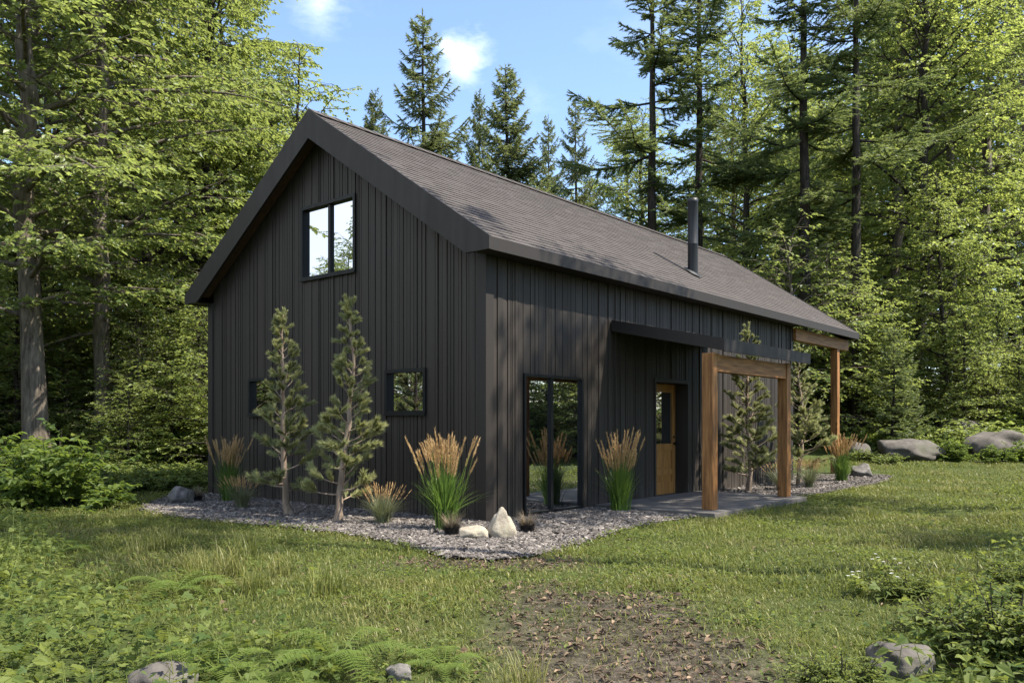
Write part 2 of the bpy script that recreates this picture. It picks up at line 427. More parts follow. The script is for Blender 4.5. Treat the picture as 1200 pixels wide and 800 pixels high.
def build_ground():
    def axis(c):
        t = np.linspace(-1, 1, 241); return c + 22 * t + 240 * np.sign(t) * np.abs(t) ** 5
    xs, ys = axis(-1.0), axis(-1.0)
    X, Y = np.meshgrid(xs, ys, indexing='ij'); Z = gz(X, Y)
    n = len(xs); V = np.stack([X, Y, Z], -1).reshape(-1, 3)
    i = (np.arange(n - 1)[:, None] * n + np.arange(n - 1)[None]); F = np.stack([i, i + n, i + n + 1, i + 1], -1).reshape(-1, 4)
    g = Geo(); g.add(V, None, F, dirt(V[:, 0], V[:, 1]))
    m, nt, out = new_mat('forest_soil')
    n1 = noise_(nt, wcoords(nt), 9, 7, .7); n2 = noise_(nt, wcoords(nt), 1.2, 4); n3 = noise_(nt, wcoords(nt), 55, 4, .7)
    soil = ramp(nt, n1, [(.36, (.018, .015, .011)), (.5, (.055, .045, .032)), (.66, (.12, .10, .074))])
    soil = mixc(nt, ramp(nt, n3, [(.55, (0, 0, 0)), (.7, (.7, .7, .7))]), soil, (.25, .21, .17))
    turf = ramp(nt, n1, [(.3, (.03, .042, .012)), (.6, (.065, .085, .02)), (.8, (.10, .095, .035))])
    c = mixc(nt, math_(nt, 'ADD', attr(nt), math_(nt, 'MULTIPLY', math_(nt, 'SUBTRACT', n2, .5), .5), True), turf, soil)
    p = N(nt, 'BsdfPrincipled', Roughness=.95); p.inputs['Specular IOR Level'].default_value = .15
    L(nt, c, p.inputs['Base Color']); L(nt, bump_(nt, math_(nt, 'ADD', n1, n3), .8, .03), p.inputs['Normal'])
    L(nt, p.outputs[0], out.inputs[0])
    tag(g.obj('ground', m, None, True), kind='structure')
build_ground()

def build_bed():
    bm = bmesh.new()
    vs = [bm.verts.new((x, y, .018)) for x, y in BED]
    f = bm.faces.new(vs); bmesh.ops.triangulate(bm, faces=[f])
    g = Geo(); g.frombm(bm); tag(g.obj('gravel_bed', M['gravel_sheet']), kind='structure')
    # loose stones
    n = 150000
    x = RNG.uniform(-2.4, 15.1, n); y = RNG.uniform(-2.3, 8.2, n)
    ex = x + RNG.normal(0, .05, n); ey = y + RNG.normal(0, .05, n)
    k = in_poly(ex, ey, BED) & ~((x > 2.5) & (x < 6.15) & (y > -2.12)) & ~((x > -.03) & (x < 10.8) & (y > -.03))
    x, y = x[k], y[k]
    # extra close to the near corner
    n2 = 150000; x2 = RNG.uniform(-2.45, 3, n2); y2 = RNG.uniform(-2.3, 6, n2)
    k2 = in_poly(x2 + RNG.normal(0, .06, n2), y2 + RNG.normal(0, .06, n2), BED) & ~((x2 > 2.5) & (y2 > -2.12)) & ~((x2 > -.03) & (y2 > -.03))
    x = np.concatenate([x, x2[k2]]); y = np.concatenate([y, y2[k2]])
    n = len(x)
    base = np.array([(1, 0, 0), (-1, 0, 0), (0, 1, 0), (0, -1, 0), (0, 0, 1), (0, 0, -1)], float)
    F = np.array([(4, 0, 2), (4, 2, 1), (4, 1, 3), (4, 3, 0), (5, 2, 0), (5, 1, 2), (5, 3, 1), (5, 0, 3)])
    V = base[None] * RNG.uniform(.6, 1.3, (n, 6, 1)) + RNG.normal(0, .22, (n, 6, 3))
    s = RNG.gamma(3.2, .0035, n) + .005
    V = V * s[:, None, None] * np.array([1.25, .9, .5])
    a = RNG.uniform(0, 2 * PI, n); c, sn = np.cos(a)[:, None], np.sin(a)[:, None]
    tilt = RNG.normal(0, .35, n)[:, None]
    vx = V[..., 0] * np.cos(tilt) - V[..., 2] * np.sin(tilt); vz = V[..., 0] * np.sin(tilt) + V[..., 2] * np.cos(tilt)
    V = np.stack([vx * c - V[..., 1] * sn, vx * sn + V[..., 1] * c, vz], -1)
    V += np.stack([x, y, .022 + s * .25 + RNG.uniform(0, .014, n)], -1)[:, None]
    g = Geo(); g.add(V, (F[None] + (np.arange(n) * 6)[:, None, None]), None, np.repeat(np.clip(RNG.beta(2, 2.2, n), 0, 1), 6))
    tag(g.obj('gravel', M['gravel']), kind='stuff')
build_bed()

# ------------------------------------------------------------------ cabin
WD, LW, LR = 7.045, 10.776, 14.589       # gable width, long wall, roof length end
OG, EV = .27, .31
YM = WD / 2
ZE, ZR = 3.79, 6.345
SL = (ZR - ZE) / (YM + EV)
def roof_top(y): return ZR - SL * abs(y - YM)
def build_cabin():
    root = empty('cabin'); tag(root, 'black board-and-batten cabin with steep shingled gable roof and cedar porch', 'cabin')
    def boards(g, axis, a0, a1, ztop, openings, seed, face, sign):
        """vertical boards with raised battens; axis 1: run along y at x=face, axis 0: run along x at y=face"""
        rng = random.Random(seed)
        brk = {a0, a1}
        for o in openings: brk |= {o[0], o[1]}
        brk = sorted(brk)
        def slab(u0, u1, d0, d1, tint):
            segs = [(0.03, None)]
            um = (u0 + u1) / 2
            cuts = sorted([(o[2], o[3]) for o in openings if o[0] - 1e-4 <= um <= o[1] + 1e-4])
            z = .03; spans = []
            for c0, c1 in cuts:
                if c0 > z + .01: spans.append((z, c0))
                z = c1
            spans.append((z, None))
            for z0, z1 in spans:
                t0 = z1 if z1 is not None else ztop(u0); t1 = z1 if z1 is not None else ztop(u1)
                pts = [(u0, z0), (u1, z0), (u1, t1), (u0, t0)]
                if z1 is None and u0 < YM < u1 and axis == 1: pts = [(u0, z0), (u1, z0), (u1, t1), (YM, ztop(YM)), (u0, t0)]
                lo, hi = sorted((face - sign * d0, face - sign * d1))
                g.prism(pts, 0 if axis == 1 else 1, lo, hi, tint)
        for b0, b1 in zip(brk[:-1], brk[1:]):
            slab(b0, b1, .035, .14, .5)
            u = b0
            while u < b1 - 1e-4:
                w = rng.choice([.035, .05, .05, .07, .09, .12])
                if b1 - (u + w) < .035: w = b1 - u
                gap = rng.choice([.005, .008, .014])
                d = rng.choice([0, 0, .004, .008, -.008])
                slab(u + gap / 2, u + w - gap / 2, d, .034, rng.random())
                u += w
    zt = lambda y: roof_top(y) - .13
    win = (2.728, 4.11, 3.735, 4.93); w1 = (1.157, 2.012, 1.499, 2.144); w2 = (4.83, 5.69, 1.499, 2.144)
    gd = (.793, 2.252, .03, 2.066); dr = (DX0, DX1, .03, 2.16)
    g = Geo(); boards(g, 1, .14, WD - .14, zt, [win, w1, w2], 3, 0.0, -1)
    g.obj('wall', M['siding'], root)
    g = Geo(); boards(g, 0, .14, LW - .12, lambda x: 3.63, [gd, dr], 5, 0.0, -1)
    g.obj('wall', M['siding'], root)
    # far walls
    g = Geo(); boards(g, 0, .14, LW - .12, lambda x: 3.63, [], 8, WD, 1); g.obj('wall', M['siding'], root)
    g = Geo(); boards(g, 1, .14, WD - .14, zt, [], 9, LW, 1); g.obj('wall', M['siding'], root)
    # corner boards
    for (x0, x1, y0, y1) in ((-.022, .14, -.022, .14), (-.022, .14, WD - .14, WD + .022), (LW - .12, LW + .02, -.022, .14), (LW - .12, LW + .02, WD - .14, WD + .022)):
        g = Geo(); g.bevbox(x0, x1, y0, y1, .0, 3.66 if y1 < 1 else 3.62, .004, .45); g.obj('corner_board', M['trim'], root)
    g = Geo(); g.box(.02, LW - .02, .02, WD - .02, -.1, .03); g.obj('foundation', M['concrete'], root)
    # roof deck
    g = Geo()
    yo, zo = -EV, ZE - .015
    g.prism([(yo, zo), (YM, ZR - .015), (WD - yo, zo), (WD - yo, zo - .1), (YM, ZR - .115), (yo, zo - .1)], 0, -OG, LR, .4)
    roof = g.obj('roof', M['trim'], root)
    # shingles: overlapping courses of separate tabs
    rng = np.random.default_rng(4)
    g = Geo(); ca = 1 / math.hypot(1, SL); sa = SL * ca; LS = (YM + EV) / ca
    for side in (0, 1):
        e = .135; nc = int(LS / e)
        for c in range(nc + 1):
            s0 = c * e - .02; s1 = min(s0 + e + .03, LS)
            x = -OG - .03 - rng.uniform(0, .3)
            row = rng.uniform(.4, .6)
            while x < LR + .02:
                w = rng.uniform(.16, .36); xa, xb = max(x, -OG - .03) + .002, min(x + w, LR + .03) - .002
                x += w
                if xb - xa < .03: continue
                th = rng.choice([.005, .006, .007])
                def P(s, h):
                    yy = -EV + s * ca - h * sa; zz = ZE - .015 + s * sa + h * ca
                    return (yy if side == 0 else WD - yy, zz)
                a, b = P(s0 + rng.uniform(-.004, .004), .010), P(s1, .002); a2, b2 = P(s0, .010 + th), P(s1, .004)
                V = [(xa, *a), (xb, *a), (xb, *b), (xa, *b), (xa, *a2), (xb, *a2), (xb, *b2), (xa, *b2)]
                F = np.array([(4, 5, 6, 7), (0, 1, 5, 4), (1, 2, 6, 5), (3, 0, 4, 7)])
                if side: F = F[:, ::-1]
                g.add(V, None, F, np.clip(row + rng.normal(0, .13), 0, 1))
    g.obj('shingles', M['shingle'], roof)
    g = Geo()
    x = -OG - .03
    while x < LR:
        xb = min(x + .3, LR + .02)
        for sg in (-1, 1):
            y2 = YM + sg * .16; zc = ZR + .016
            V = [(x, YM, zc + .018), (xb, YM, zc + .006), (xb, y2, zc - SL * .16 + .006), (x, y2, zc - SL * .16 + .018), (x, YM, zc), (x, y2, zc - SL * .16)]
            g.add(V, None, [(0, 1, 2, 3), (0, 3, 5, 4)], random.uniform(.2, .5))
        x += .26
    g.obj('ridge_cap', M['shingle'], roof)
    # rake boards (both ends), eave fascia, soffits
    yb = -EV + (3.61 - (ZE + .005 - .45)) / SL
    for (xa, xb) in ((-OG - .045, -OG), (LR, LR + .04)):
        for sg in (0, 1):
            poly = [(-EV - .03, ZE - .005), (YM, ZR + .015), (YM, ZR + .015 - .46), (yb, 3.61), (-EV - .03, 3.61)]
            if sg: poly = [(WD - p[0], p[1]) for p in poly]
            g = Geo(); g.prism(poly, 0, xa, xb, .5); g.obj('rake_board', M['trim'], roof)
    for sg in (0, 1):
        ya, yc = (-EV - .028, -EV) if not sg else (WD + EV, WD + EV + .028)
        g = Geo(); g.box(-OG, LR, ya, yc, 3.608, ZE - .012); g.obj('fascia', M['trim'], roof)
        ya, yc = (-EV, -.03) if not sg else (WD + .03, WD + EV)
        g = Geo(); g.box(-OG, LW, ya, yc, 3.622, 3.642); g.obj('soffit', M['trim'], roof)
    for sg in (0, 1):
        yv = lambda q: q if not sg else WD - q
        poly = [(yv(.05), roof_top(.05) - .30), (YM, ZR - .30), (YM, ZR - .27), (yv(.05), roof_top(.05) - .27)]
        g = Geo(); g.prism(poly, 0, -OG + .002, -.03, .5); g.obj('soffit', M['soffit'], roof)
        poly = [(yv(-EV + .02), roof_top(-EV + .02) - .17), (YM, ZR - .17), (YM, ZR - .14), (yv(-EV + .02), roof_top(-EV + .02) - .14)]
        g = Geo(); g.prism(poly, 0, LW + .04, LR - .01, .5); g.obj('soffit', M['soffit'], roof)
    # stove pipe
    px, py = 7.13, .66; zb = roof_top(py)
    g = Geo(); pts = [(px, py, zb - .15), (px, py, 5.93)]
    g.tube([(px, py, z) for z in (zb - .15, zb + .6, zb + .605, zb + .62, zb + .625, 5.90, 5.905, 5.985, 5.985)], [.105, .105, .107, .107, .105, .105, .108, .108, .09], 28)
    g.obj('stove_pipe', M['pipe'], roof, True)
    g = Geo(); V = []
    for a in np.linspace(0, 2 * PI, 24, endpoint=False):
        for r_, h in ((.18, .014), (.112, .07)):
            xx, yy = px + r_ * math.cos(a), py + r_ * math.sin(a)
            V.append((xx, yy, roof_top(yy) + h + (.02 if r_ > .15 else 0)))
    g.add(V, None, [(2 * i, (2 * i + 2) % 48, (2 * i + 3) % 48, 2 * i + 1) for i in range(24)]); g.obj('flashing', M['pipe'], roof, True)
    # windows on the gable wall
    def window_gable(o, mull):
        y0, y1, z0, z1 = o; fw = .04
        g = Geo()
        xa, xb = -.03, .12
        g.box(xa, xb, y0 - .012, y0 + fw, z0 - .012, z1 + .012); g.box(xa, xb, y1 - fw, y1 + .012, z0 - .012, z1 + .012)
        g.box(xa, xb, y0 + fw, y1 - fw, z1 - fw, z1 + .012); g.box(xa, xb, y0 + fw, y1 - fw, z0 - .012, z0 + fw)
        if mull: g.box(.005, .06, mull - .03, mull + .03, z0 + fw, z1 - fw)
        f = g.obj('window', M['frame'], root)
        g = Geo(); g.box(-.05, -.03, y0 - .02, y1 + .02, z0 - .03, z0 - .004); g.obj('sill', M['frame'], f)
        for a, b in ([(y0 + fw, mull - .03), (mull + .03, y1 - fw)] if mull else [(y0 + fw, y1 - fw)]):
            g = Geo(); g.box(.045, .055, a, b, z0 + fw, z1 - fw); g.obj('pane', M['glass'], f)
    window_gable(win, 3.40); window_gable(w1, None); window_gable(w2, None)
    # glazed sliding door
    x0, x1, z0, z1 = gd[0], gd[1], .03, gd[3]; fw = .04; mu = 1.47
    g = Geo(); ya, yb_ = -.03, .13
    g.box(x0, x0 + fw, ya, yb_, z0, z1); g.box(x1 - fw, x1, ya, yb_, z0, z1); g.box(x0 + fw, x1 - fw, ya, yb_, z1 - fw, z1)
    g.box(x0 + fw, x1 - fw, ya, yb_, z0, z0 + .05); g.box(mu - .03, mu + .03, -.005, .05, z0 + .05, z1 - fw)
    f = g.obj('glass_door', M['frame'], root)
    for a, b, yy in ((x0 + fw, mu - .03, .03), (mu + .03, x1 - fw, .02)):
        g = Geo(); g.box(a, b, yy, yy + .012, z0 + .05, z1 - fw); g.obj('pane', M['glass'], f)
    # wooden entrance door, set back
    yd = DY; g = Geo(); za, zb2 = .05, 2.08
    st = .12
    g.box(DX0 + .045, DX0 + .045 + st, yd, yd + .045, za, zb2); g.box(DX1 - .05 - st, DX1 - .05, yd, yd + .045, za, zb2)
    ia, ib = DX0 + .045 + st, DX1 - .05 - st
    for a, b in ((za, .27), (.40, .50), (.86, .98), (1.93, zb2)):
        g.box(ia, ib, yd, yd + .045, a, b)
    g.box(ia, ib, yd + .018, yd + .036, .27, .40); g.box(ia, ib, yd + .018, yd + .036, .50, .86)
    g.box(ia + .06, ib - .06, yd + .006, yd + .018, .55, .81)
    door = g.obj('door', M['door_wood'], root)
    g = Geo(); g.box(ia, ib, yd + .02, yd + .03, .98, 1.93); g.obj('pane', M['glass'], door)
    g = Geo(); hx = DX1 - .05 - st / 2
    g.tube([(hx, yd, .98), (hx, yd - .03, .98), (hx, yd - .031, .98), (hx, yd - .05, .98), (hx, yd - .065, .98), (hx, yd - .07, .98)], [.02, .02, .028, .034, .028, .005], 14)
    g.obj('handle', M['frame'], door, True)
    g = Geo(); g.tube([(hx, yd, 1.1), (hx, yd - .012, 1.1)], [.026, .024], 14); g.obj('lock', M['frame'], door)
    g = Geo(); yf0, yf1 = -.02, yd + .06
    g.box(DX0, DX0 + .04, yf0, yf1, .03, 2.16); g.box(DX1 - .04, DX1, yf0, yf1, .03, 2.16); g.box(DX0 + .04, DX1 - .04, yf0, yf1, 2.09, 2.16)
    g.box(DX0 + .04, DX1 - .04, yd - .02, yf1, .03, .05)
    g.obj('frame', M['siding'], door)
    # porch: slab, posts, beam, lean-to canopy
    g = Geo(); g.bevbox(2.55, 6.12, -2.08, -.03, -.05, .075, .012); g.obj('porch_slab', M['concrete'], root)
    for (x, y) in PP:
        g = Geo(); g.bevbox(x - .087, x + .087, y - .087, y + .087, .076, 2.40, .008); g.obj('post', M['cedar'], root)
    (ax, ay), (bx, by) = PP
    g = Geo(); g.bevbox(ax + .089, bx - .089, ay - .07, ay + .07, 2.13, 2.385, .006); g.obj('beam', M['cedar_x'], root)
    cx0, cx1, yf = 3.02, 6.5, -1.97
    g = Geo(); zw, zf = 3.02, 2.60
    g.prism([(yf, zf), (-.03, zw), (-.03, zw - .07), (yf, zf - .07)], 0, cx0 + .03, cx1 - .03, .4); can = g.obj('canopy', M['shingle'], root)
    g = Geo(); g.prism([(yf - .03, zf + .008), (-.03, zw + .018), (-.03, zw - .165), (yf - .03, zf - .175)], 0, cx0, cx0 + .03, .4); g.obj('fascia', M['trim'], can)
    g = Geo(); g.prism([(yf - .03, zf + .008), (-.03, zw + .018), (-.03, zw - .165), (yf - .03, zf - .175)], 0, cx1 - .03, cx1, .4); g.obj('fascia', M['trim'], can)
    g = Geo(); g.box(cx0 + .03, cx1 - .03, yf - .032, yf, zf - .18, zf + .006, .6); g.obj('fascia', M['trim'], can)
    g = Geo(); g.prism([(yf, zf - .10), (-.03, zw - .10), (-.03, zw - .075), (yf, zf - .075)], 0, cx0 + .03, cx1 - .03, .4); g.obj('soffit', M['trim'], can)
    # far porch under the extended roof
    g = Geo(); g.bevbox(13.62, 13.80, -.10, .08, -.02, 3.30, .008); g.obj('post', M['cedar'], root)
    g = Geo(); g.bevbox(LW + .022, LR - .05, -.09, .07, 3.31, 3.59, .006); g.obj('beam', M['cedar_x'], root)
    return root
DY = .24; DX0, DX1 = 4.44, 5.68
PP = [(3.02, -1.77), (5.86, -1.77)]
build_cabin()

# ------------------------------------------------------------------ rocks
def rock(name, x, y, size, mat, seed, label, cat='rock', rz=0, z=None, point=0, sub=4, sink=.25, rough=.22, group=None):
    bm = bmesh.new(); bmesh.ops.create_icosphere(bm, subdivisions=sub, radius=1)
    off = Vector((seed * 7.3, seed * 3.1, seed * 1.7))
    for v in bm.verts:
        d = v.co.normalized()
        # facets: clamp along random planes
        r = 1.0 + rough * mnoise.noise(d * 1.3 + off) * 1.6 + rough * .5 * mnoise.noise(d * 3.1 + off) + rough * .18 * mnoise.noise(d * 8 + off)
        rr = random.Random(seed)
        p = d * r
        for q in range(7):
            nn = Vector((rr.gauss(0, 1), rr.gauss(0, 1), rr.gauss(0, .8))).normalized(); lim = rr.uniform(.72, .95)
            k = p.dot(nn) - lim
            if k > 0: p = p - nn * k * .85
        if point and p.z > 0:
            k = 1 - point * p.z * .62; p.x *= k; p.y *= k; p.z *= 1 + point * .35
        v.co = Vector((p.x * size[0], p.y * size[1], p.z * size[2]))
    g = Geo(); g.frombm(bm)
    o = g.obj(name, M[mat], None, True)
    o.location = (x, y, (gzf(x, y) if z is None else z) + size[2] * (1 - sink * 2)); o.rotation_euler = (0, 0, rz)
    return tag(o, label, cat, group)
rock('stone', -.98, -1.14, (.17, .13, .2), 'rock_pale', 3, 'upright pale pointed stone on the gravel at the cabin corner', rz=-.6, z=.02, point=.75, rough=.2)
rock('stone', -1.24, -.93, (.20, .13, .105), 'rock_pale', 5, 'low rounded pale stone leaning beside the pointed stone', rz=-.75, z=.02)
rock('stone', -1.33, 5.62, (.24, .19, .19), 'rock_dark', 8, 'grey angular stone at the left tip of the gravel bed', rz=.4, z=.02, point=.3)
rock('stone', 13.35, -.8, (.36, .27, .22), 'rock_dark', 9, 'dark stone at the far right end of the gravel bed', rz=.2, z=.02)
def W3(px, dep): return W((px - 600) / 961.4 * dep, dep)
for i, (px, dep, sz, sd, lb) in enumerate([
        (1064, 24.9, (1.0, .7, .46), 12, 'long grey boulder with a cracked face at the edge of the lawn'),
        (1172, 26.0, (1.2, .8, .64), 14, 'large pale grey boulder behind low bushes at the right edge'),
        (1127, 29.5, (1.0, .8, .75), 17, 'shaded dark boulder between shrubs above the two lawn boulders'),
        (1193, 32.5, (.85, .8, .6), 19, 'smooth grey boulder high up among the trees at the right edge'),
        (1006, 26.0, (.5, .4, .34), 23, 'small grey boulder half hidden beside the far porch post')]):
    x, y = W3(px, dep); rock('boulder', x, y, sz, 'rock_grey', sd, lb, 'boulder', rz=-.85 + .2 * i, sink=.27 if i != 3 else -.35)
x, y = W3(1056, 4.72); rock('boulder', x, y, (.21, .16, .13), 'rock_grey', 31, 'pale brown rock among weeds in the right foreground', 'rock', rz=-.4, sink=.36)
x, y = W3(192, 4.3); rock('boulder', x, y, (.22, .17, .12), 'rock_grey', 33, 'rounded grey rock under leafy plants at the bottom left edge', 'rock', rz=.3, sink=.3)
x, y = W3(468, 4.35); rock('stone', x, y, (.10, .07, .045), 'rock_dark', 35, 'dark flat stone half buried at the bottom edge beside the bare earth', 'rock', rz=.9)

# ------------------------------------------------------------------ planting by the cabin
def young_pine(seed, H, wid, lean):
    rng = np.random.default_rng(seed)
    root = empty('young_pine')
    wood, nd = Geo(), Geo()
    n = 16; t = np.linspace(0, 1, n)
    off = np.cumsum(rng.normal(0, .018, (n, 2)), 0); off[:, 0] += lean * .12 * np.sin(t * 3.0)
    pts = np.column_stack([off, t * H]); rad = .045 * (1 - t) ** .8 + .006; rad[0] *= 1.35
    wood.tube(pts, rad, 9, .5, wob=.06, seed=seed)
    at = lambda z: np.array([np.interp(z, pts[:, 2], pts[:, 0]), np.interp(z, pts[:, 2], pts[:, 1]), z])
    shoots = []
    z = .30 + rng.uniform(0, .06); k = 0
    while z < H * .97:
        s = (z - .36) / (H - .36)
        ln = wid * (1 - s) ** 1.25 * (.8 + .5 * math.sin(min(1, s * 5) * 1.57)) * rng.uniform(.6, 1.12) + .05
        a = k * 2.4 + rng.normal(0, .5); k += 1
        el = R(rng.uniform(-4, 24) + 34 * s)
        p0 = at(z); q = np.linspace(0, 1, 6)
        hx = np.cos(el) * ln * q; hz = np.sin(el) * ln * q + ln * .26 * q ** 2 - ln * .12 * q * (1 - s)
        bp = p0 + np.column_stack([np.cos(a) * hx, np.sin(a) * hx, hz]) + np.cumsum(rng.normal(0, .008, (6, 3)), 0)
        wood.tube(bp, np.linspace(.015, .004, 6) * (1.1 - .6 * s), 5, .6)
        shoots.append((bp[3], bp[-1] + (bp[-1] - bp[-2]) * .4))
        m = max(1, int(ln / .11))
        for j in range(m):
            f = rng.uniform(.3, .95); b0 = bp[0] + (bp[-1] - bp[0]) * f
            b0 = np.array([np.interp(f, q, bp[:, c]) for c in range(3)])
            aa = a + rng.choice([-1, 1]) * rng.uniform(.5, 1.1); l2 = rng.uniform(.14, .26) * (1 - .5 * s)
            e2 = rng.uniform(.15, .8)
            b1 = b0 + np.array([np.cos(aa) * np.cos(e2), np.sin(aa) * np.cos(e2), np.sin(e2)]) * l2
            shoots.append((b0, b1))
        z += rng.uniform(.03, .07) * (1.15 - .5 * s)
    top = at(H); shoots.append((at(H - .22), top + np.array([0, 0, .08])))
    for _ in range(5):
        zz = H - rng.uniform(.03, .3); a = rng.uniform(0, 6.28); shoots.append((at(zz), at(zz) + np.array([np.cos(a) * .07, np.sin(a) * .07, .15])))
    A = np.array([s_[0] for s_ in shoots]); B = np.array([s_[1] for s_ in shoots])
    wood.sticks(A, B, .005, .003, .6)
    per = 190; idx = np.repeat(np.arange(len(A)), per)
    f = rng.beta(1.6, 1.0, len(idx)); P = A[idx] + (B - A)[idx] * f[:, None]
    ax = nrm(B - A)[idx]; rad_ = nrm(np.cross(ax, rng.normal(0, 1, ax.shape)))
    D = ax * rng.uniform(.75, 1.25, len(idx))[:, None] + rad_ * rng.uniform(.35, .95, len(idx))[:, None]
    tn = np.clip(.2 + .55 * f + rng.normal(0, .18, len(idx)), 0, 1)
    nd.needles(P, D, rng.uniform(.07, .115, len(idx)) * (1.08 - .5 * np.clip(P[:, 2] / H, 0, 1)), .0105, tn, rng)
    wood.obj('trunk', M['bark_pale'], root, True); nd.obj('needles', M['pine'], root)
    return root
for sd, x, y, H, wd, ln, lb in ((21, -1.2, 2.72, 2.92, .48, -.5, 'slender young pine with a crooked pale trunk half covering the small left window'),
                                (28, -1.27, 1.5, 2.93, .48, .6, 'slender young pine between the two small gable windows, tallest on the gable side'),
                                (23, 6.95, -.62, 3.2, .62, -1.4, 'young pine with a bent trunk just behind the right porch post'),
                                (24, 9.3, -.72, 2.95, .66, .6, 'young pine near the end of the long wall, left of the far porch post')):
    p = young_pine(sd, H, wd, ln); p.location = (x, y, .02); tag(p, lb, 'pine tree', 'young pines planted along the cabin')

def reed_grass(seed, n, h, spread, plumes):
    rng = np.random.default_rng(seed); root = empty('feather_grass'); g, pl = Geo(), Geo()
    az = rng.uniform(0, 2 * PI, n); r = np.abs(rng.normal(0, .055, n))
    P = np.column_stack([np.cos(az) * r, np.sin(az) * r, np.zeros(n)])
    lean = np.abs(rng.normal(0, .33, n)) * spread + .04; hh = h * rng.uniform(.42, .82, n) * (1 - .25 * np.minimum(lean, 1))
    g.blades(P, az + rng.normal(0, .5, n), hh, lean, rng.uniform(.012, .022, n), np.clip(rng.normal(.55, .25, n), 0, 1), 6, .3)
    m = plumes; az = rng.uniform(0, 2 * PI, m); r = np.abs(rng.normal(0, .05, m))
    P = np.column_stack([np.cos(az) * r, np.sin(az) * r, np.zeros(m)]); hh = h * rng.uniform(.54, .88, m); le = np.minimum(np.abs(rng.normal(.14, .13, m)), .34) * spread
    tip = P + np.column_stack([np.cos(az) * le * hh, np.sin(az) * le * hh, hh])
    g.sticks(P, tip, .0032, .002, .9)
    ax = nrm(nrm(tip - P) + np.column_stack([np.cos(az), np.sin(az), np.zeros(m)]) * .12)
    per = 95; idx = np.repeat(np.arange(m), per); f = rng.beta(1.1, 1.5, len(idx)); ll = rng.uniform(.15, .30, m)[idx]
    Q = tip[idx] + ax[idx] * (f * ll)[:, None]
    D = ax[idx] + nrm(rng.normal(0, 1, Q.shape)) * .40
    pl.needles(Q, D, rng.uniform(.035, .065, len(idx)), .0075, np.clip(rng.normal(.5, .25, len(idx)), 0, 1), rng)
    g.obj('blades', M['reed'], root); pl.obj('plumes', M['plume'], root); return root
for sd, x, y, n, h, sp, pn, lb in ((41, -.95, -.16, 420, 1.14, 1.0, 80, 'tall green feather grass with tan plumes at the cabin corner'),
                                  (42, 2.35, -.62, 380, 1.10, 1.0, 74, 'tall green feather grass with tan plumes between glass door and wooden door'),
                                  (43, -.62, 5.35, 260, 1.02, .9, 70, 'tall feather grass with reddish tan plumes at the far left wall end'),
                                  (44, 11.2, -1.0, 280, 1.02, 1.15, 84, 'feather grass with pale plumes below the far porch post')):
    p = reed_grass(sd, n, h, sp, pn); p.location = (x, y, .02); tag(p, lb, 'ornamental grass', 'feather grasses along the cabin')

def fescue(seed, n, h):
    rng = np.random.default_rng(seed); root = empty('fescue_tuft'); g, pl = Geo(), Geo()
    az = rng.uniform(0, 2 * PI, n); r = np.abs(rng.normal(0, .05, n)); P = np.column_stack([np.cos(az) * r, np.sin(az) * r, np.zeros(n)])
    g.blades(P, az, h * rng.uniform(.5, .9, n), np.abs(rng.normal(.55, .35, n)), .0065, np.clip(rng.normal(.5, .25, n), 0, 1), 5, .3)
    m = 70; az = rng.uniform(0, 2 * PI, m); le = np.abs(rng.normal(.42, .25, m)); hh = h * rng.uniform(.55, .8, m)
    P = np.zeros((m, 3)); tip = np.column_stack([np.cos(az) * le * hh, np.sin(az) * le * hh, hh]); ax = nrm(tip)
    g.sticks(P, tip, .002, .0015, .9)
    idx = np.repeat(np.arange(m), 16); f = rng.random(len(idx)); Q = tip[idx] + ax[idx] * (f * .14 * h / .5)[:, None]
    pl.needles(Q, ax[idx] + nrm(rng.normal(0, 1, Q.shape)) * .3, .035, .006, np.clip(rng.normal(.35, .25, len(idx)), 0, 1), rng)
    g.obj('blades', M['fescue'], root); pl.obj('plumes', M['plume'], root); return root
for sd, x, y, n, h, lb in ((51, -1.0, .95, 420, .52, 'grey-green fescue tuft with brown tips right of the two gable pines'),
                           (52, -1.1, 4.15, 380, .50, 'grey-green fescue tuft with brown tips left of the gable pines'),
                           (53, 7.75, -.95, 380, .62, 'grey-green fescue tuft with brown tips beside the right porch post'),
                           (54, 8.75, -1.15, 380, .60, 'brown-tipped fescue tuft between the long wall pines and the far post')):
    p = fescue(sd, n, h); p.location = (x, y, .02); tag(p, lb, 'ornamental grass', 'fescue tufts along the cabin')

def dark_tuft(seed, h):
    rng = np.random.default_rng(seed); root = empty('black_grass'); g, d = Geo(), Geo(); n = 320
    az = rng.uniform(0, 2 * PI, n); r = np.sqrt(rng.random(n)) * .08; P = np.column_stack([np.cos(az) * r, np.sin(az) * r, np.zeros(n)])
    g.blades(P, az, h * rng.uniform(.35, .65, n), np.abs(rng.normal(.35, .25, n)), .010, rng.random(n), 4, .6)
    n = 150; az = rng.uniform(0, 2 * PI, n); P = np.column_stack([np.cos(az) * .04, np.sin(az) * .04, np.zeros(n)])
    d.blades(P, az, h * rng.uniform(.7, 1.05, n), np.abs(rng.normal(.55, .25, n)), .0045, rng.random(n), 4, .3)
    g.obj('blades', M['black_blade'], root); d.obj('dry_blades', M['dry_blade'], root); return root
for sd, x, y, h, lb in ((61, -1.22, -.55, .34, 'small black grass tuft left of the low pale stone'),
                        (62, -.45, -1.08, .32, 'small black grass tuft right of the pointed stone before the glass door'),
                        (63, -.98, 5.75, .34, 'dark grass tuft beside the grey stone at the left gravel tip')):
    p = dark_tuft(sd, h); p.location = (x, y, .02); tag(p, lb, 'ornamental grass', 'black grass tufts in the gravel')

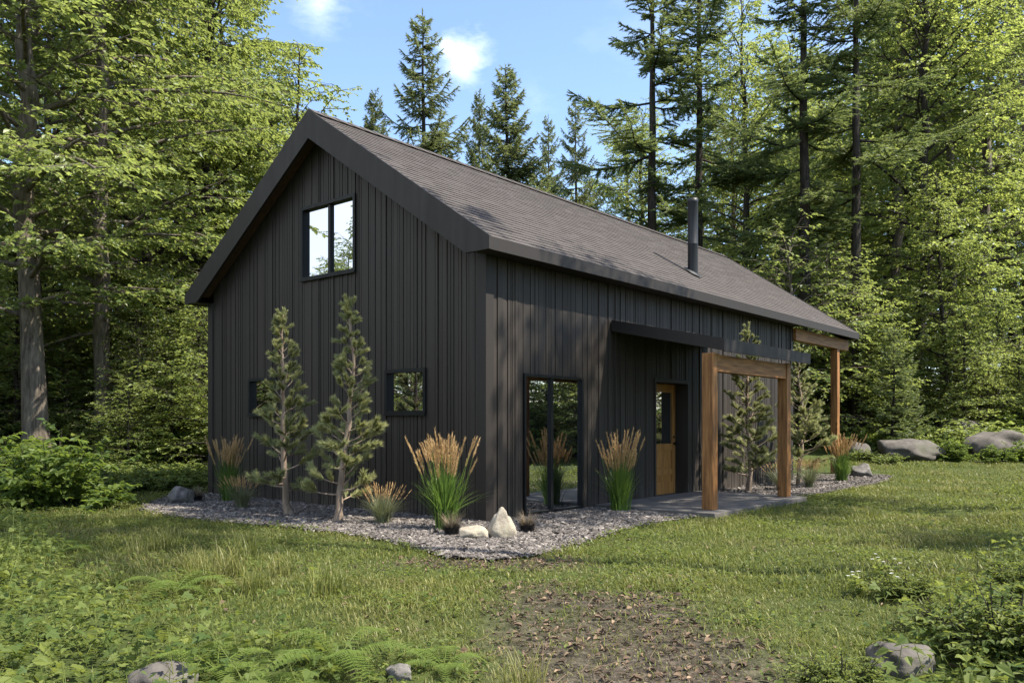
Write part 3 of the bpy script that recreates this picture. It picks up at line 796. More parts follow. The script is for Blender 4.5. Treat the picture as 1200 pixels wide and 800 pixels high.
# ------------------------------------------------------------------ trees
def hdir(az, el): return np.stack([np.cos(az) * np.cos(el), np.sin(az) * np.cos(el), np.sin(el)], -1)
def broadleaf(name, seed, H, r0, c0, spread, nprim, leaf, bark, ll=.14, gap2=.40, gap3=.165, per=7, lo=1.0):
    rng = np.random.default_rng(seed); root = empty(name); wood, lf = Geo(), Geo()
    n = 18; t = np.linspace(0, 1, n)
    off = np.cumsum(rng.normal(0, .07 * H / 18, (n, 2)), 0); off -= off[0]
    pts = np.column_stack([off, t * H]); rad = r0 * (1 - t) ** .75 + .012; rad[0] *= 1.4; rad[1] *= 1.06
    wood.tube(pts, rad, 14, .5, wob=.05, seed=seed)
    at = lambda z: np.array([np.interp(z, pts[:, 2], pts[:, 0]), np.interp(z, pts[:, 2], pts[:, 1]), z])
    SA, SD_, SLn, ST = [], [], [], []
    for i in range(nprim):
        u = ((i + rng.random()) / nprim) ** lo; z = c0 + u * (H * .985 - c0)
        ln = spread * (.32 + .68 * math.sin(PI * min(1, u * .80 + .22))) * rng.uniform(.6, 1.12)
        a = i * 2.4 + rng.normal(0, .45); el = R(2 + 58 * u ** 1.4 + rng.normal(0, 9))
        q = np.linspace(0, 1, 8)
        els = el + R(14) * (1 - 2 * q) ; azs = a + np.cumsum(rng.normal(0, .09, 8))
        seg = hdir(azs, els) * ln / 7; bp = np.vstack([at(z), at(z) + np.cumsum(seg[:-1], 0)])
        rr = max(.012, r0 * .34 * (1 - u * .75) * ln / spread)
        wood.tube(bp, rr * (1 - q) ** .7 + .006, 6, .5)
        m = max(2, int(ln / gap2)); bt = rng.normal(0, .12)
        for j in range(m + 1):
            f = .18 + .82 * (j + rng.random() * .7) / (m + .7) if j < m else .98
            f = min(f, .99); P0 = np.array([np.interp(f, q, bp[:, c]) for c in range(3)])
            sgn = 1 if j % 2 else -1
            aa = np.interp(f, q, azs) + (sgn * rng.uniform(.5, 1.05) if j < m else rng.normal(0, .2))
            l2 = (.22 + .42 * (1 - f)) * ln * rng.uniform(.7, 1.2) if j < m else .25 * ln
            l2 = min(max(l2, .35), 1.7)
            SA.append(P0); SD_.append((aa, rng.normal(.02, .13) + .3 * el * .6)); SLn.append(l2); ST.append(bt * 1.5 + rng.normal(0, .12))
    SA = np.array(SA); SD_ = np.array(SD_); SLn = np.array(SLn); ST = np.array(ST)
    d2 = hdir(SD_[:, 0], SD_[:, 1]); end = SA + d2 * SLn[:, None] - UP * (SLn * .10)[:, None]
    wood.sticks(SA, end, .012, .004, .5, 4)
    cnt = (SLn / gap3).astype(int) + 1; idx = np.repeat(np.arange(len(SA)), cnt)
    k = np.concatenate([np.arange(c) for c in cnt]); f = (k + rng.random(len(k))) / cnt[idx]; f = np.minimum(f, 1)
    P = SA[idx] + (end - SA)[idx] * f[:, None]
    ta = SD_[idx, 0] + np.where(k % 2 == 0, 1, -1) * rng.uniform(.45, 1.1, len(k)); te = SD_[idx, 1] * .5 + rng.normal(-.06, .32, len(k))
    tl = rng.uniform(.22, .52, len(k)) * (1.1 - .4 * f); td = hdir(ta, te); Q = P + td * tl[:, None] - UP * (tl * .12)[:, None]
    wood.sticks(P, Q, .0045, .002, .5, 3)
    ii = np.repeat(np.arange(len(P)), per); kk = np.tile(np.arange(per), len(P)); ff = (kk + .7 + rng.random(len(ii)) * .5) / per
    B = P[ii] + (Q - P)[ii] * np.minimum(ff, 1.02)[:, None]
    la = ta[ii] + np.where(kk % 2 == 0, 1, -1) * rng.uniform(.4, 1.1, len(ii)) * (ff < .9); le = rng.normal(-.28, .28, len(ii))
    nn = UP + rng.normal(0, .5, (len(ii), 3))
    s = ll * rng.uniform(.65, 1.2, len(ii))
    tn = np.clip(.45 + ST[idx][ii] + rng.normal(0, .17, len(ii)), 0, 1)
    lf.leaves(B, hdir(la, le), nn, s, s * rng.uniform(.55, .72, len(ii)), tn)
    wood.obj('trunk', M[bark], root, True); lf.obj('crown', M[leaf], root)
    root['H'] = H
    return root
def conifer(name, seed, H, r0, c0, Lmax, leaf, bark, dz=.40, droop=.34, nb=5, flat=.0, sl=.13, sw=.034, bls=.115, ragged=.25):
    rng = np.random.default_rng(seed); root = empty(name); wood, nd = Geo(), Geo()
    n = 16; t = np.linspace(0, 1, n); off = np.cumsum(rng.normal(0, .018, (n, 2)), 0); off -= off[0]
    pts = np.column_stack([off, t * H]); rad = r0 * (1 - t) ** .9 + .01; rad[0] *= 1.35
    wood.tube(pts, rad, 12, .5, wob=.04, seed=seed)
    BA, BB, BT = [], [], []
    z = c0
    while z < H - .12:
        u = (z - c0) / (H - c0)
        for b in range(nb):
            if rng.random() < ragged * (1 - u) * .8: continue
            zz = z + rng.uniform(-.14, .14); a = rng.uniform(0, 2 * PI)
            prof = (1 - u) ** .82 * (.55 + .45 * min(1, u * 6 + .25))
            ln = Lmax * prof * rng.uniform(1 - ragged * 1.6, 1.1) + .14
            q = np.linspace(0, 1, 8)
            up = .55 * u
            zc = ln * (up * q - droop * (1 - u * .8) * np.sin(q * 2.2) * .75 + .16 * q ** 3)
            bp = np.column_stack([np.cos(a) * ln * q * .97, np.sin(a) * ln * q * .97, zc]) + np.array([np.interp(zz, pts[:, 2], pts[:, 0]), np.interp(zz, pts[:, 2], pts[:, 1]), zz])
            bp[1:] += np.cumsum(rng.normal(0, .012 * ln, (7, 3)), 0)
            wood.tube(bp, (.008 + .011 * ln) * (1 - q) ** .8 + .003, 5, .5)
            m = int(ln / bls) + 1; bt = rng.normal(0, .13)
            f = (np.arange(m) + rng.random(m)) / m * .9 + .10
            for sg in (-1, 1):
                fj = np.clip(f + rng.normal(0, .02, m), .08, 1)
                P = np.column_stack([np.interp(fj, q, bp[:, c]) for c in range(3)])
                l2 = np.clip((.10 + .42 * (1 - fj)) * ln * rng.uniform(.6, 1.15, m), .10, .75)
                aa = a + sg * rng.uniform(.65, 1.1, m); ee = rng.normal(-.32 + flat, .18, m)
                BA.append(P); BB.append(P + hdir(aa, ee) * l2[:, None]); BT.append(np.full(m, bt))
            BA.append(bp[[-3, -2]]); BB.append(bp[[-1, -1]] + (bp[-1] - bp[-2]) * .3); BT.append(np.full(2, bt + .1))
        z += dz * (1 - .45 * u) * rng.uniform(.8, 1.2)
    zt = H
    BA.append(np.array([[pts[-1, 0], pts[-1, 1], H - .5]])); BB.append(np.array([[pts[-1, 0], pts[-1, 1], H + .12]])); BT.append(np.zeros(1))
    A, B, T = np.concatenate(BA), np.concatenate(BB), np.concatenate(BT)
    wood.sticks(A, B, .0045, .002, .5, 3)
    ln = np.linalg.norm(B - A, axis=1); cnt = (ln / .042).astype(int) * 2 + 2; idx = np.repeat(np.arange(len(A)), cnt)
    k = np.concatenate([np.arange(c) for c in cnt]); f = (k + rng.random(len(k))) / cnt[idx]
    P = A[idx] + (B - A)[idx] * f[:, None]; ax = nrm(B - A)[idx]
    side = nrm(np.cross(ax, UP[None])) * np.where(k % 2 == 0, 1, -1)[:, None]
    D = ax * rng.uniform(.7, 1.2, len(k))[:, None] + side * rng.uniform(.4, 1.0, len(k))[:, None] + rng.normal(0, .22, (len(k), 3)) + UP * (.10 - .25 * (1 - flat * 3))
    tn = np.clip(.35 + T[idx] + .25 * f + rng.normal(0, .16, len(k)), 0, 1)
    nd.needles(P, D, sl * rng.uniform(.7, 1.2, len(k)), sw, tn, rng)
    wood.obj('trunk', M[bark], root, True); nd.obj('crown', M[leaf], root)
    root['H'] = H
    return root
def bush(name, seed, h, r, stems, leaf, ll, per=14, bark='bark_dark', flat=.4):
    rng = np.random.default_rng(seed); root = empty(name); wood, lf = Geo(), Geo()
    az = rng.uniform(0, 2 * PI, stems); el = np.arccos(rng.uniform(.05, 1, stems)); lnr = rng.uniform(.6, 1.1, stems)
    base = np.column_stack([np.cos(az), np.sin(az), np.zeros(stems)]) * rng.uniform(0, .25, stems)[:, None] * r
    tip = base + np.column_stack([np.cos(az) * np.sin(el) * r * lnr, np.sin(az) * np.sin(el) * r * lnr, h * np.cos(el) ** .6 * lnr])
    wood.sticks(base, tip, .010, .004, .5, 4)
    nt_ = 7; idx = np.repeat(np.arange(stems), nt_); f = rng.uniform(.25, 1.0, len(idx)); P = base[idx] + (tip - base)[idx] * f[:, None]
    ta = rng.uniform(0, 2 * PI, len(idx)); td = hdir(ta, rng.normal(.12, .3, len(idx))); tl = rng.uniform(.2, .5, len(idx)) * min(1, r / .9)
    Q = P + td * tl[:, None]; wood.sticks(P, Q, .004, .002, .5, 3)
    ii = np.repeat(np.arange(len(P)), per); kk = np.tile(np.arange(per), len(P)); ff = (kk + rng.random(len(ii))) / per
    Bp = P[ii] + (Q - P)[ii] * ff[:, None]; la = ta[ii] + np.where(kk % 2 == 0, 1, -1) * rng.uniform(.3, 1.3, len(ii))
    tw = rng.normal(0, .15, len(P))
    s = ll * rng.uniform(.6, 1.25, len(ii)); nn = UP + rng.normal(0, flat, (len(ii), 3))
    Bp[:, 2] = np.maximum(Bp[:, 2], .04)
    lf.leaves(Bp, hdir(la, rng.normal(-.15, .3, len(ii))), nn, s, s * rng.uniform(.5, .7, len(ii)), np.clip(.45 + tw[ii] + rng.normal(0, .16, len(ii)), 0, 1))
    wood.obj('stems', M[bark], root); lf.obj('leaves', M[leaf], root)
    root['H'] = h
    return root

T = {}
T['beechA'] = broadleaf('beech_tree', 101, 19, .215, 3.2, 4.2, 74, 'beech', 'bark_grey', .125)
T['beechB'] = broadleaf('beech_tree', 102, 18, .165, 3.0, 3.7, 70, 'beech', 'bark_grey', .12)
T['mapleA'] = broadleaf('maple_tree', 103, 17, .20, 2.4, 3.9, 70, 'maple', 'bark_dark', .13)
T['mapleB'] = broadleaf('maple_tree', 104, 13, .13, 1.4, 3.2, 64, 'maple', 'bark_dark', .125)
T['deepA'] = broadleaf('maple_tree', 105, 18, .22, 2.8, 4.1, 66, 'deep', 'bark_dark', .13)
T['tall'] = broadleaf('beech_tree', 108, 17.5, .16, 10.0, 2.7, 44, 'beech', 'bark_grey', .12)
T['high'] = broadleaf('beech_tree', 109, 19, .10, 14.8, 2.6, 30, 'beech', 'bark_grey', .12)  # crown raised on a thin trunk, shaped only to cast shade from out of view
T['sapA'] = broadleaf('maple_sapling', 106, 6, .05, .5, 1.9, 40, 'maple', 'bark_dark', .10, .28, .14, 6)
T['sapB'] = broadleaf('beech_sapling', 107, 5, .045, .35, 1.8, 38, 'beech', 'bark_grey', .095, .28, .14, 6)
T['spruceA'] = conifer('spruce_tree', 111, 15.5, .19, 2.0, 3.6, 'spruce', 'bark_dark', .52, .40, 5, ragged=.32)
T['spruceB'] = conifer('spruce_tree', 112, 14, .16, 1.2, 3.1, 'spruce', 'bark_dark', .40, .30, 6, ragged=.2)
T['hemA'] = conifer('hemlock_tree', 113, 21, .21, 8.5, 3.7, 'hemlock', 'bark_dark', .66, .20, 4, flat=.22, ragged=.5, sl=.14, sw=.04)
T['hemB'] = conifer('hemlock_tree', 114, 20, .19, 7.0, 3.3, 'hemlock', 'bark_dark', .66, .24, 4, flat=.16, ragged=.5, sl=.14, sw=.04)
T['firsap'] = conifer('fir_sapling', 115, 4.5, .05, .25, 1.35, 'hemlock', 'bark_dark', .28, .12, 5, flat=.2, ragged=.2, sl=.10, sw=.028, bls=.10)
T['bushA'] = bush('shrub', 121, 1.3, 1.0, 60, 'shrub', .12)
T['bushB'] = bush('shrub', 122, .9, 1.0, 55, 'beech', .105)
T['bushC'] = bush('shrub', 123, 1.6, 1.1, 60, 'deep', .13)

def put(k, px, dep, H, label, group=None, wide=1.0, rz=None, cat='tree', sink=.06):
    x, y = W((px - 600) / 961.4 * dep, dep)
    s = H / T[k]['H']
    return place(T[k], x, y, gzf(x, y) - sink, random.uniform(0, 6.28) if rz is None else rz, (s * wide, s * wide, s), label, cat, group)

# --- trees one can tell apart
put('beechA', 44, 18.5, 21, 'thick grey beech trunk nearest the left edge, leafy up to the top of the picture', wide=1.05, rz=1.0)
put('beechB', 121, 20.5, 21, 'straight grey beech with a bare lower trunk, second large trunk from the left edge', rz=2.2)
put('beechB', 30, 21.5, 20, 'slimmer dark-stemmed beech right behind the thick left trunk', rz=4.4)
put('mapleA', 172, 25, 19, 'slim maple in the shade right of the straight grey beech', rz=.4)
put('mapleA', 236, 26, 18.5, 'bright leafy maple just left of the gable roof edge', rz=3.3, wide=.85)
put('beechB', 256, 31, 20, 'tall beech whose leaves reach the sky left of the roof peak', rz=5.1, wide=.85)
put('tall', 150, 27, 21, 'slender pale trunk in the shade between the larger left trunks', wide=.9)
put('tall', 88, 25, 20, 'slender trunk between the thick left trunk and the straight grey beech', wide=.9)
put('mapleB', 352, 26, 13.2, 'lower pale green maple standing just behind the roof peak', rz=.9)
put('spruceB', 440, 36, 15.4, 'small fir tip showing above the ridge right of the roof peak', wide=.8)
put('spruceA', 499, 33, 17.4, 'lone tall spruce with drooping branches against the blue sky', rz=.6)
put('spruceB', 562, 44, 18.2, 'thin pale spruce half hidden left of the dense spruce above the ridge', wide=.7)
put('spruceB', 592, 33, 15.2, 'dense pointed spruce above the middle of the roof ridge', wide=1.1)
put('spruceA', 640, 46, 17.5, 'distant spruce tip right of the dense pointed spruce', wide=.75)
put('spruceA', 676, 37, 15.2, 'short open spruce left of the big spruce pair', wide=.75)
put('hemA', 765, 32.5, 23, 'big dark spruce with long ragged left branches, left of the stove pipe', rz=2.0, wide=1.05)
put('hemB', 819, 33.5, 24, 'big dark spruce with bare trunk directly behind the stove pipe', rz=.3)
put('hemB', 943, 31, 24, 'dark straight hemlock trunk above the far end of the roof', rz=4.0, wide=1.1)
put('hemA', 1003, 30.5, 23, 'dark straight hemlock right of the roof end', rz=5.5)
put('tall', 1040, 36, 23, 'slim trunk between the right hemlock and the bright maple')
put('tall', 1125, 37, 24, 'slim trunk among sunlit leaves above the lawn boulders')
put('mapleA', 872, 40, 21, 'bright leafy maple between the stove pipe and the hemlock trunks', wide=.9)
put('mapleA', 1072, 34.5, 22, 'bright maple with layered leaves right of the two hemlock trunks', rz=1.2)
put('beechA', 1150, 39, 25.5, 'tall sunlit beech filling the upper right of the picture', rz=2.6)
put('mapleB', 1110, 31, 10.5, 'low spreading maple behind the lawn boulders')
put('beechB', 1207, 43, 26, 'sunlit beech at the right edge above the boulders', rz=.7)

# --- wood that fills in behind, by zone
def ytop(px):
    return float(np.interp(px, [0, 295, 300, 340, 400, 430, 470, 560, 640, 690, 700, 1200], [-400, -400, 60, 95, 150, 165, 178, 190, 200, 190, -400, -400]))
GL = ('one of the leafy trees deep in the wood left of the cabin', 'trees deep in the left wood')
GM = ('one of the treetops in the wood beyond the roof ridge', 'trees beyond the ridge')
GR = ('one of the leafy trees deep in the wood behind the lawn boulders and hemlocks', 'trees deep in the right wood')
GS = ('unseen tree added right of the clearing for dappled shade and glass reflections', 'shade trees right of the lawn')
rr = random.Random(5)
def fill(n, px0, px1, d0, d1, kinds, GG, hmin, hmax, mind):
    done = []; tries = 0
    while len(done) < n and tries < 4000:
        tries += 1
        dep = d0 + (d1 - d0) * rr.random() ** .9; px = rr.uniform(px0, px1)
        x, y = W((px - 600) / 961.4 * dep, dep)
        if any((x - a) ** 2 + (y - b) ** 2 < mind ** 2 for a, b in done): continue
        if -3 < x < 18 and -4 < y < 10.5: continue
        H = rr.uniform(hmin, hmax)
        lim = 1.35 + (496 - ytop(px)) * dep / 961.4
        lim = min(lim, 1.35 + (496 - ytop(px + 30)) * dep / 961.4 + 1, 1.35 + (496 - ytop(px - 30)) * dep / 961.4 + 1) - gzf(x, y)
        if H > lim: H = lim * rr.uniform(.9, 1.0)
        if H < 5: continue
        done.append((x, y)); k = rr.choice(kinds)
        put(k, px, dep, H, GG[0], GG[1], rr.uniform(.85, 1.15))
fill(20, -60, 330, 26, 58, ['beechA', 'beechB', 'mapleA', 'mapleB', 'deepA', 'mapleA'], GL, 14, 22, 2.6)
fill(20, 335, 700, 30, 60, ['mapleB', 'beechB', 'spruceB', 'mapleA', 'hemB'], GM, 12, 18, 2.4)
fill(7, 700, 960, 40, 60, ['mapleA', 'beechB', 'beechA', 'mapleA', 'hemB'], GR, 17, 23, 3.0)
fill(18, 930, 1260, 46, 72, ['mapleA', 'beechB', 'beechA', 'mapleA', 'mapleB', 'hemB'], GR, 20, 29, 3.2)

# --- trees beside the clearing (out of view; placed for glass reflections and added shade)
def beside(k, lat, dep, H):
    x, y = W(lat, dep); s = H / T[k]['H']
    place(T[k], x, y, gzf(x, y) - .05, rr.uniform(0, 6.28), s, GS[0], 'tree', GS[1])
for a in (('mapleB', 22, 21, 8), ('mapleB', 25, 16, 8), ('mapleB', 20.5, 17.5, 7), ('mapleB', 28, 20, 9), ('sapA', 21, 13, 6.5), ('sapA', 23, 19, 7), ('sapB', 19.5, 15.5, 6), ('mapleB', 10.8, 7.6, 9), ('mapleB', 20, 14.5, 9), ('mapleB', 24, 18, 10), ('beechB', 24, 13, 13), ('mapleA', 20, 10, 13)): beside(*a)
for x, y, H in ((7.5, -8.9, 15.5),):  # unseen tree added so its crown shades the long wall
    la, de = LD(x, y); beside('tall', float(la), float(de), H)
for x, y, H in ((5.1, -8.5, 16.0), (.9, -8.3, 21)):  # unseen trees added to shade the upper long wall and the gable lawn
    la, de = LD(x, y); beside('high', float(la), float(de), H)
for k, lat, dep, H in (('mapleB', -21, 13, 9.5), ('sapA', -17, 9, 6), ('mapleB', -26, 20, 11), ('mapleB', -24, 9, 10), ('beechB', -20, 19, 12), ('sapB', -14, 11.5, 5), ('sapA', -19, 11, 5.5), ('sapA', -21.5, 11, 6), ('sapB', -18, 12.5, 5), ('sapA', -23, 13.5, 6.5), ('sapB', -20, 9, 5), ('bushA', -17, 10.5, 2.2), ('bushC', -19, 13, 2.4), ('bushA', -21, 12, 2.4), ('bushC', -16, 12, 1.8)):
    x, y = W(lat, dep); s = H / T[k]['H']
    place(T[k], x, y, gzf(x, y) - .05, rr.uniform(0, 6.28), s, 'low tree at the left side of the clearing', 'tree', 'low trees left of the clearing')

# --- understorey
def strip(n, px0, px1, d0, d1, kinds, label, group, h0, h1, cat, mind=.7, w0=.9, w1=1.3):
    done = []; tries = 0
    while len(done) < n and tries < 3000:
        tries += 1
        dep = rr.uniform(d0, d1); px = rr.uniform(px0, px1); x, y = W((px - 600) / 961.4 * dep, dep)
        if -2.6 < x < 17 and -3.2 < y < 8.2: continue
        if any((x - a) ** 2 + (y - b) ** 2 < mind ** 2 for a, b in done): continue
        done.append((x, y)); put(rr.choice(kinds), px, dep, rr.uniform(h0, h1), label, group, rr.uniform(w0, w1), cat=cat)
strip(24, 50, 258, 15.6, 20.5, ['bushB'], 'low bright shrub at the edge of the left lawn', 'low shrubs along the left lawn', .4, .75, 'shrub', .8, 1.0, 1.5)
strip(14, -60, 70, 12.5, 17, ['bushC', 'bushC', 'bushA'], 'dark leafy shrub near the left edge of the picture', 'dark shrubs at the left edge', .7, 1.35, 'shrub', .8)
strip(26, -30, 262, 20.5, 28, ['bushA', 'bushC', 'bushB'], 'leafy shrub under the trunks of the left wood', 'shrubs under the left trees', .9, 1.8, 'shrub', 1.0)
strip(7, 150, 250, 18.5, 23, ['sapB', 'sapA'], 'young leafy tree in front of the left wood', 'young trees before the left wood', 2.0, 4.5, 'sapling', 1.2)
for x, y, H in ((-10, 17, 7.0), (-13, 20.5, 8.0), (-16, 23, 9), (-12.5, 24, 8.2), (-9, 21.5, 7.6)):
    s = H / T['mapleB']['H']; place(T['mapleB'], x, y, gzf(x, y) - .05, rr.uniform(0, 6.28), (s * 1.2, s * 1.2, s), 'low tree at the left side of the clearing', 'tree', 'low trees left of the clearing')
for x, y, H in ((-8.2, 18.6, 4.2), (-9.6, 20.4, 4.6), (-10.5, 22.6, 5), (-12.2, 24.5, 5.2), (-13.8, 26, 5.5), (-15, 29, 6), (-12, 27.5, 5.5), (-17, 31, 6.5), (-10.8, 25.4, 5), (-9.2, 23.5, 4.8)):
    k = rr.choice(['sapA', 'sapB']); s = H / T[k]['H']; place(T[k], x, y, gzf(x, y) - .05, rr.uniform(0, 6.28), (s * 1.3, s * 1.3, s), 'low tree at the left side of the clearing', 'tree', 'low trees left of the clearing')
for i in range(22):
    lat = rr.uniform(-31, -21); dep = rr.uniform(12, 23); x, y = W(lat, dep); k = rr.choice(['bushA', 'bushC', 'sapA', 'sapB'])
    s = rr.uniform(1.8, 3.0) / T[k]['H'] if k[0] == 'b' else rr.uniform(.6, .95)
    place(T[k], x, y, gzf(x, y) - .05, rr.uniform(0, 6.28), s, 'shrub at the left side of the clearing', 'shrub', 'shrubs left of the clearing')
strip(22, -30, 262, 21, 30, ['sapA', 'sapB', 'sapA'], 'leafy sapling among the trunks of the left wood', 'saplings in the left wood', 3.0, 6.0, 'sapling', 1.3)
strip(24, 985, 1270, 27.6, 31, ['bushA', 'bushC', 'bushB'], 'leafy shrub around the boulders on the right', 'shrubs around the boulders', .7, 1.25, 'shrub', .9)
strip(18, 960, 1290, 29, 37, ['sapA', 'sapB', 'firsap', 'sapA'], 'leafy sapling in front of the right wood', 'saplings before the right wood', 3.0, 6.5, 'sapling', 1.3)
strip(15, -20, 255, 20.5, 26, ['sapB', 'sapA'], 'leafy sapling among the trunks of the left wood', 'saplings in the left wood', 2.2, 4.2, 'sapling', 1.0, 1.1, 1.5)
strip(9, 850, 1000, 29.5, 36, ['sapB', 'sapA'], 'bright young tree standing behind the far end of the cabin', 'young trees behind the cabin end', 5.0, 8.0, 'sapling', 1.4)
strip(34, 880, 1290, 31, 48, ['sapA', 'sapB'], 'bushy young growth in the shade of the right wood', 'young growth under the right trees', 2.0, 4.2, 'sapling', 1.2, 1.2, 1.8)
put('firsap', 1045, 27.2, 4.3, 'green fir sapling with flat layered branches right of the far porch post', cat='sapling')
put('bushA', 1116, 24.9, .75, 'low dark bush filling the gap between the two lawn boulders', cat='shrub')
put('bushA', 1168, 24.0, .6, 'low bush growing in front of the large pale boulder', cat='shrub')
put('bushA', 1207, 24.3, .8, 'low bush at the right edge in front of the large boulder', cat='shrub')
put('bushB', 1040, 24.3, .42, 'low leafy bush at the left foot of the cracked boulder', cat='shrub')
put('bushB', 1016, 25.3, .5, 'low bush between the small boulder and the cracked boulder', cat='shrub')
# right side of clearing, seen in the glass door
for i in range(34):
    lat = rr.uniform(16.5, 27); dep = rr.uniform(7, 20); x, y = W(lat, dep); k = rr.choice(['bushA', 'bushC', 'sapA'])
    s = rr.uniform(1.0, 2.4) / T[k]['H'] if k != 'sapA' else rr.uniform(.6, .9)
    place(T[k], x, y, gzf(x, y) - .05, rr.uniform(0, 6.28), s, 'shrub at the right side of the clearing', 'shrub', 'shrubs right of the clearing')

# ------------------------------------------------------------------ lawn, weeds, ground cover
def lawn_mask(x, y):
    lat, dep = LD(x, y)
    k = ~in_poly(x, y, BED) & ~((x > 2.5) & (x < 6.17) & (y > -2.12) & (y < 0)) & ~((x > -.1) & (x < 11) & (y > -.1) & (y < 7.2))
    k &= dep < 25.5
    return k
def build_lawn():
    g = Geo()
    def batch(n, d0, d1, hs, wd, edge=.62):
        dep = np.sqrt(RNG.uniform(d0 ** 2, d1 ** 2, n)); lat = RNG.uniform(-1, 1, n) * (edge * dep + 2.2)
        x = CAM[0] + lat * SX + dep * CX_; y = CAM[1] - lat * CX_ + dep * SX
        k = lawn_mask(x, y)
        pn = np.sin(x * 1.7 + 2 * np.sin(y * .9)) * np.sin(y * 1.9 + x * .6) * .5 + .5
        dn = dirt(x, y); k &= RNG.random(n) > np.clip(dn * .97 + .12 * (1 - pn), 0, .72)
        # thin out under the leafy foreground on the left
        cov = cover_mask(x, y); k &= RNG.random(n) > cov * .96
        x, y, dn, pn = x[k], y[k], dn[k], pn[k]; n = len(x)
        h = hs * RNG.gamma(6, 1 / 6, n) * (.5 + .6 * pn) * (1 - .45 * dn)
        P = np.column_stack([x, y, gz(x, y) - .005])
        g.blades(P, RNG.uniform(0, 2 * PI, n), h, RNG.uniform(.2, 1.3, n), wd * RNG.uniform(.6, 1.3, n), np.clip(RNG.normal(.35 + .2 * pn, .22, n), 0, 1), 3, .35)
    batch(100000, 3.2, 7, .062, .0068); batch(125000, 6.5, 12, .068, .0095); batch(100000, 11, 17, .07, .013); batch(110000, 16, 26, .075, .018, .66)
    tag(g.obj('lawn_grass', M['grass']), kind='stuff')
def cover_mask(x, y):
    lat, dep = LD(x, y)
    px = 600 + 961.4 * lat / np.maximum(dep, .1)
    wob = .5 * np.sin(x * 2.1 + 1) + .5 * np.sin(y * 2.6)
    # left foreground: leafy from the left edge to about a third of the frame at the bottom
    lim = np.interp(dep, [3.5, 4.4, 5.2, 6.2, 8, 11, 14], [-.7, -.75, -1.75, -2.9, -4.4, -6.4, -8.6])
    a = sstep(.25, -.35, lat - lim + .25 * wob)
    limr = np.interp(dep, [3.5, 4.5, 5.5, 7, 8.5, 9.5], [1.75, 1.95, 2.6, 3.9, 5.3, 9])
    b = sstep(-.25, .35, lat - limr + .25 * wob)
    return np.where(dep < 16, np.maximum(a, b), 0)
def lobed_leaf(g, P, D, Nn, s, tint):
    """three-lobed leaf, flat fan of five points"""
    n = len(P); D = nrm(D); S = nrm(np.cross(D, Nn)); U = np.cross(S, D); s = s[:, None]
    sh = [(0, 0, 0), (-.05, .34, .03), (.28, .62, .06), (.34, .30, .05), (.70, .36, .04), (.66, .20, .03), (1.08, 0, -.12), (.66, -.20, .03), (.70, -.36, .04), (.34, -.30, .05), (.28, -.62, .06), (-.05, -.34, .03)]
    V = np.stack([P + D * s * a + S * s * b + U * s * c for a, b, c in sh], 1)
    F = [(0, 1, 2, 3), (0, 3, 4, 5), (0, 5, 6, 7), (0, 7, 8, 9), (0, 9, 10, 11)]
    i = np.arange(n)[:, None] * len(sh); g.add(V, None, np.concatenate([i + np.array([f]) for f in F]), np.repeat(tint, len(sh)))
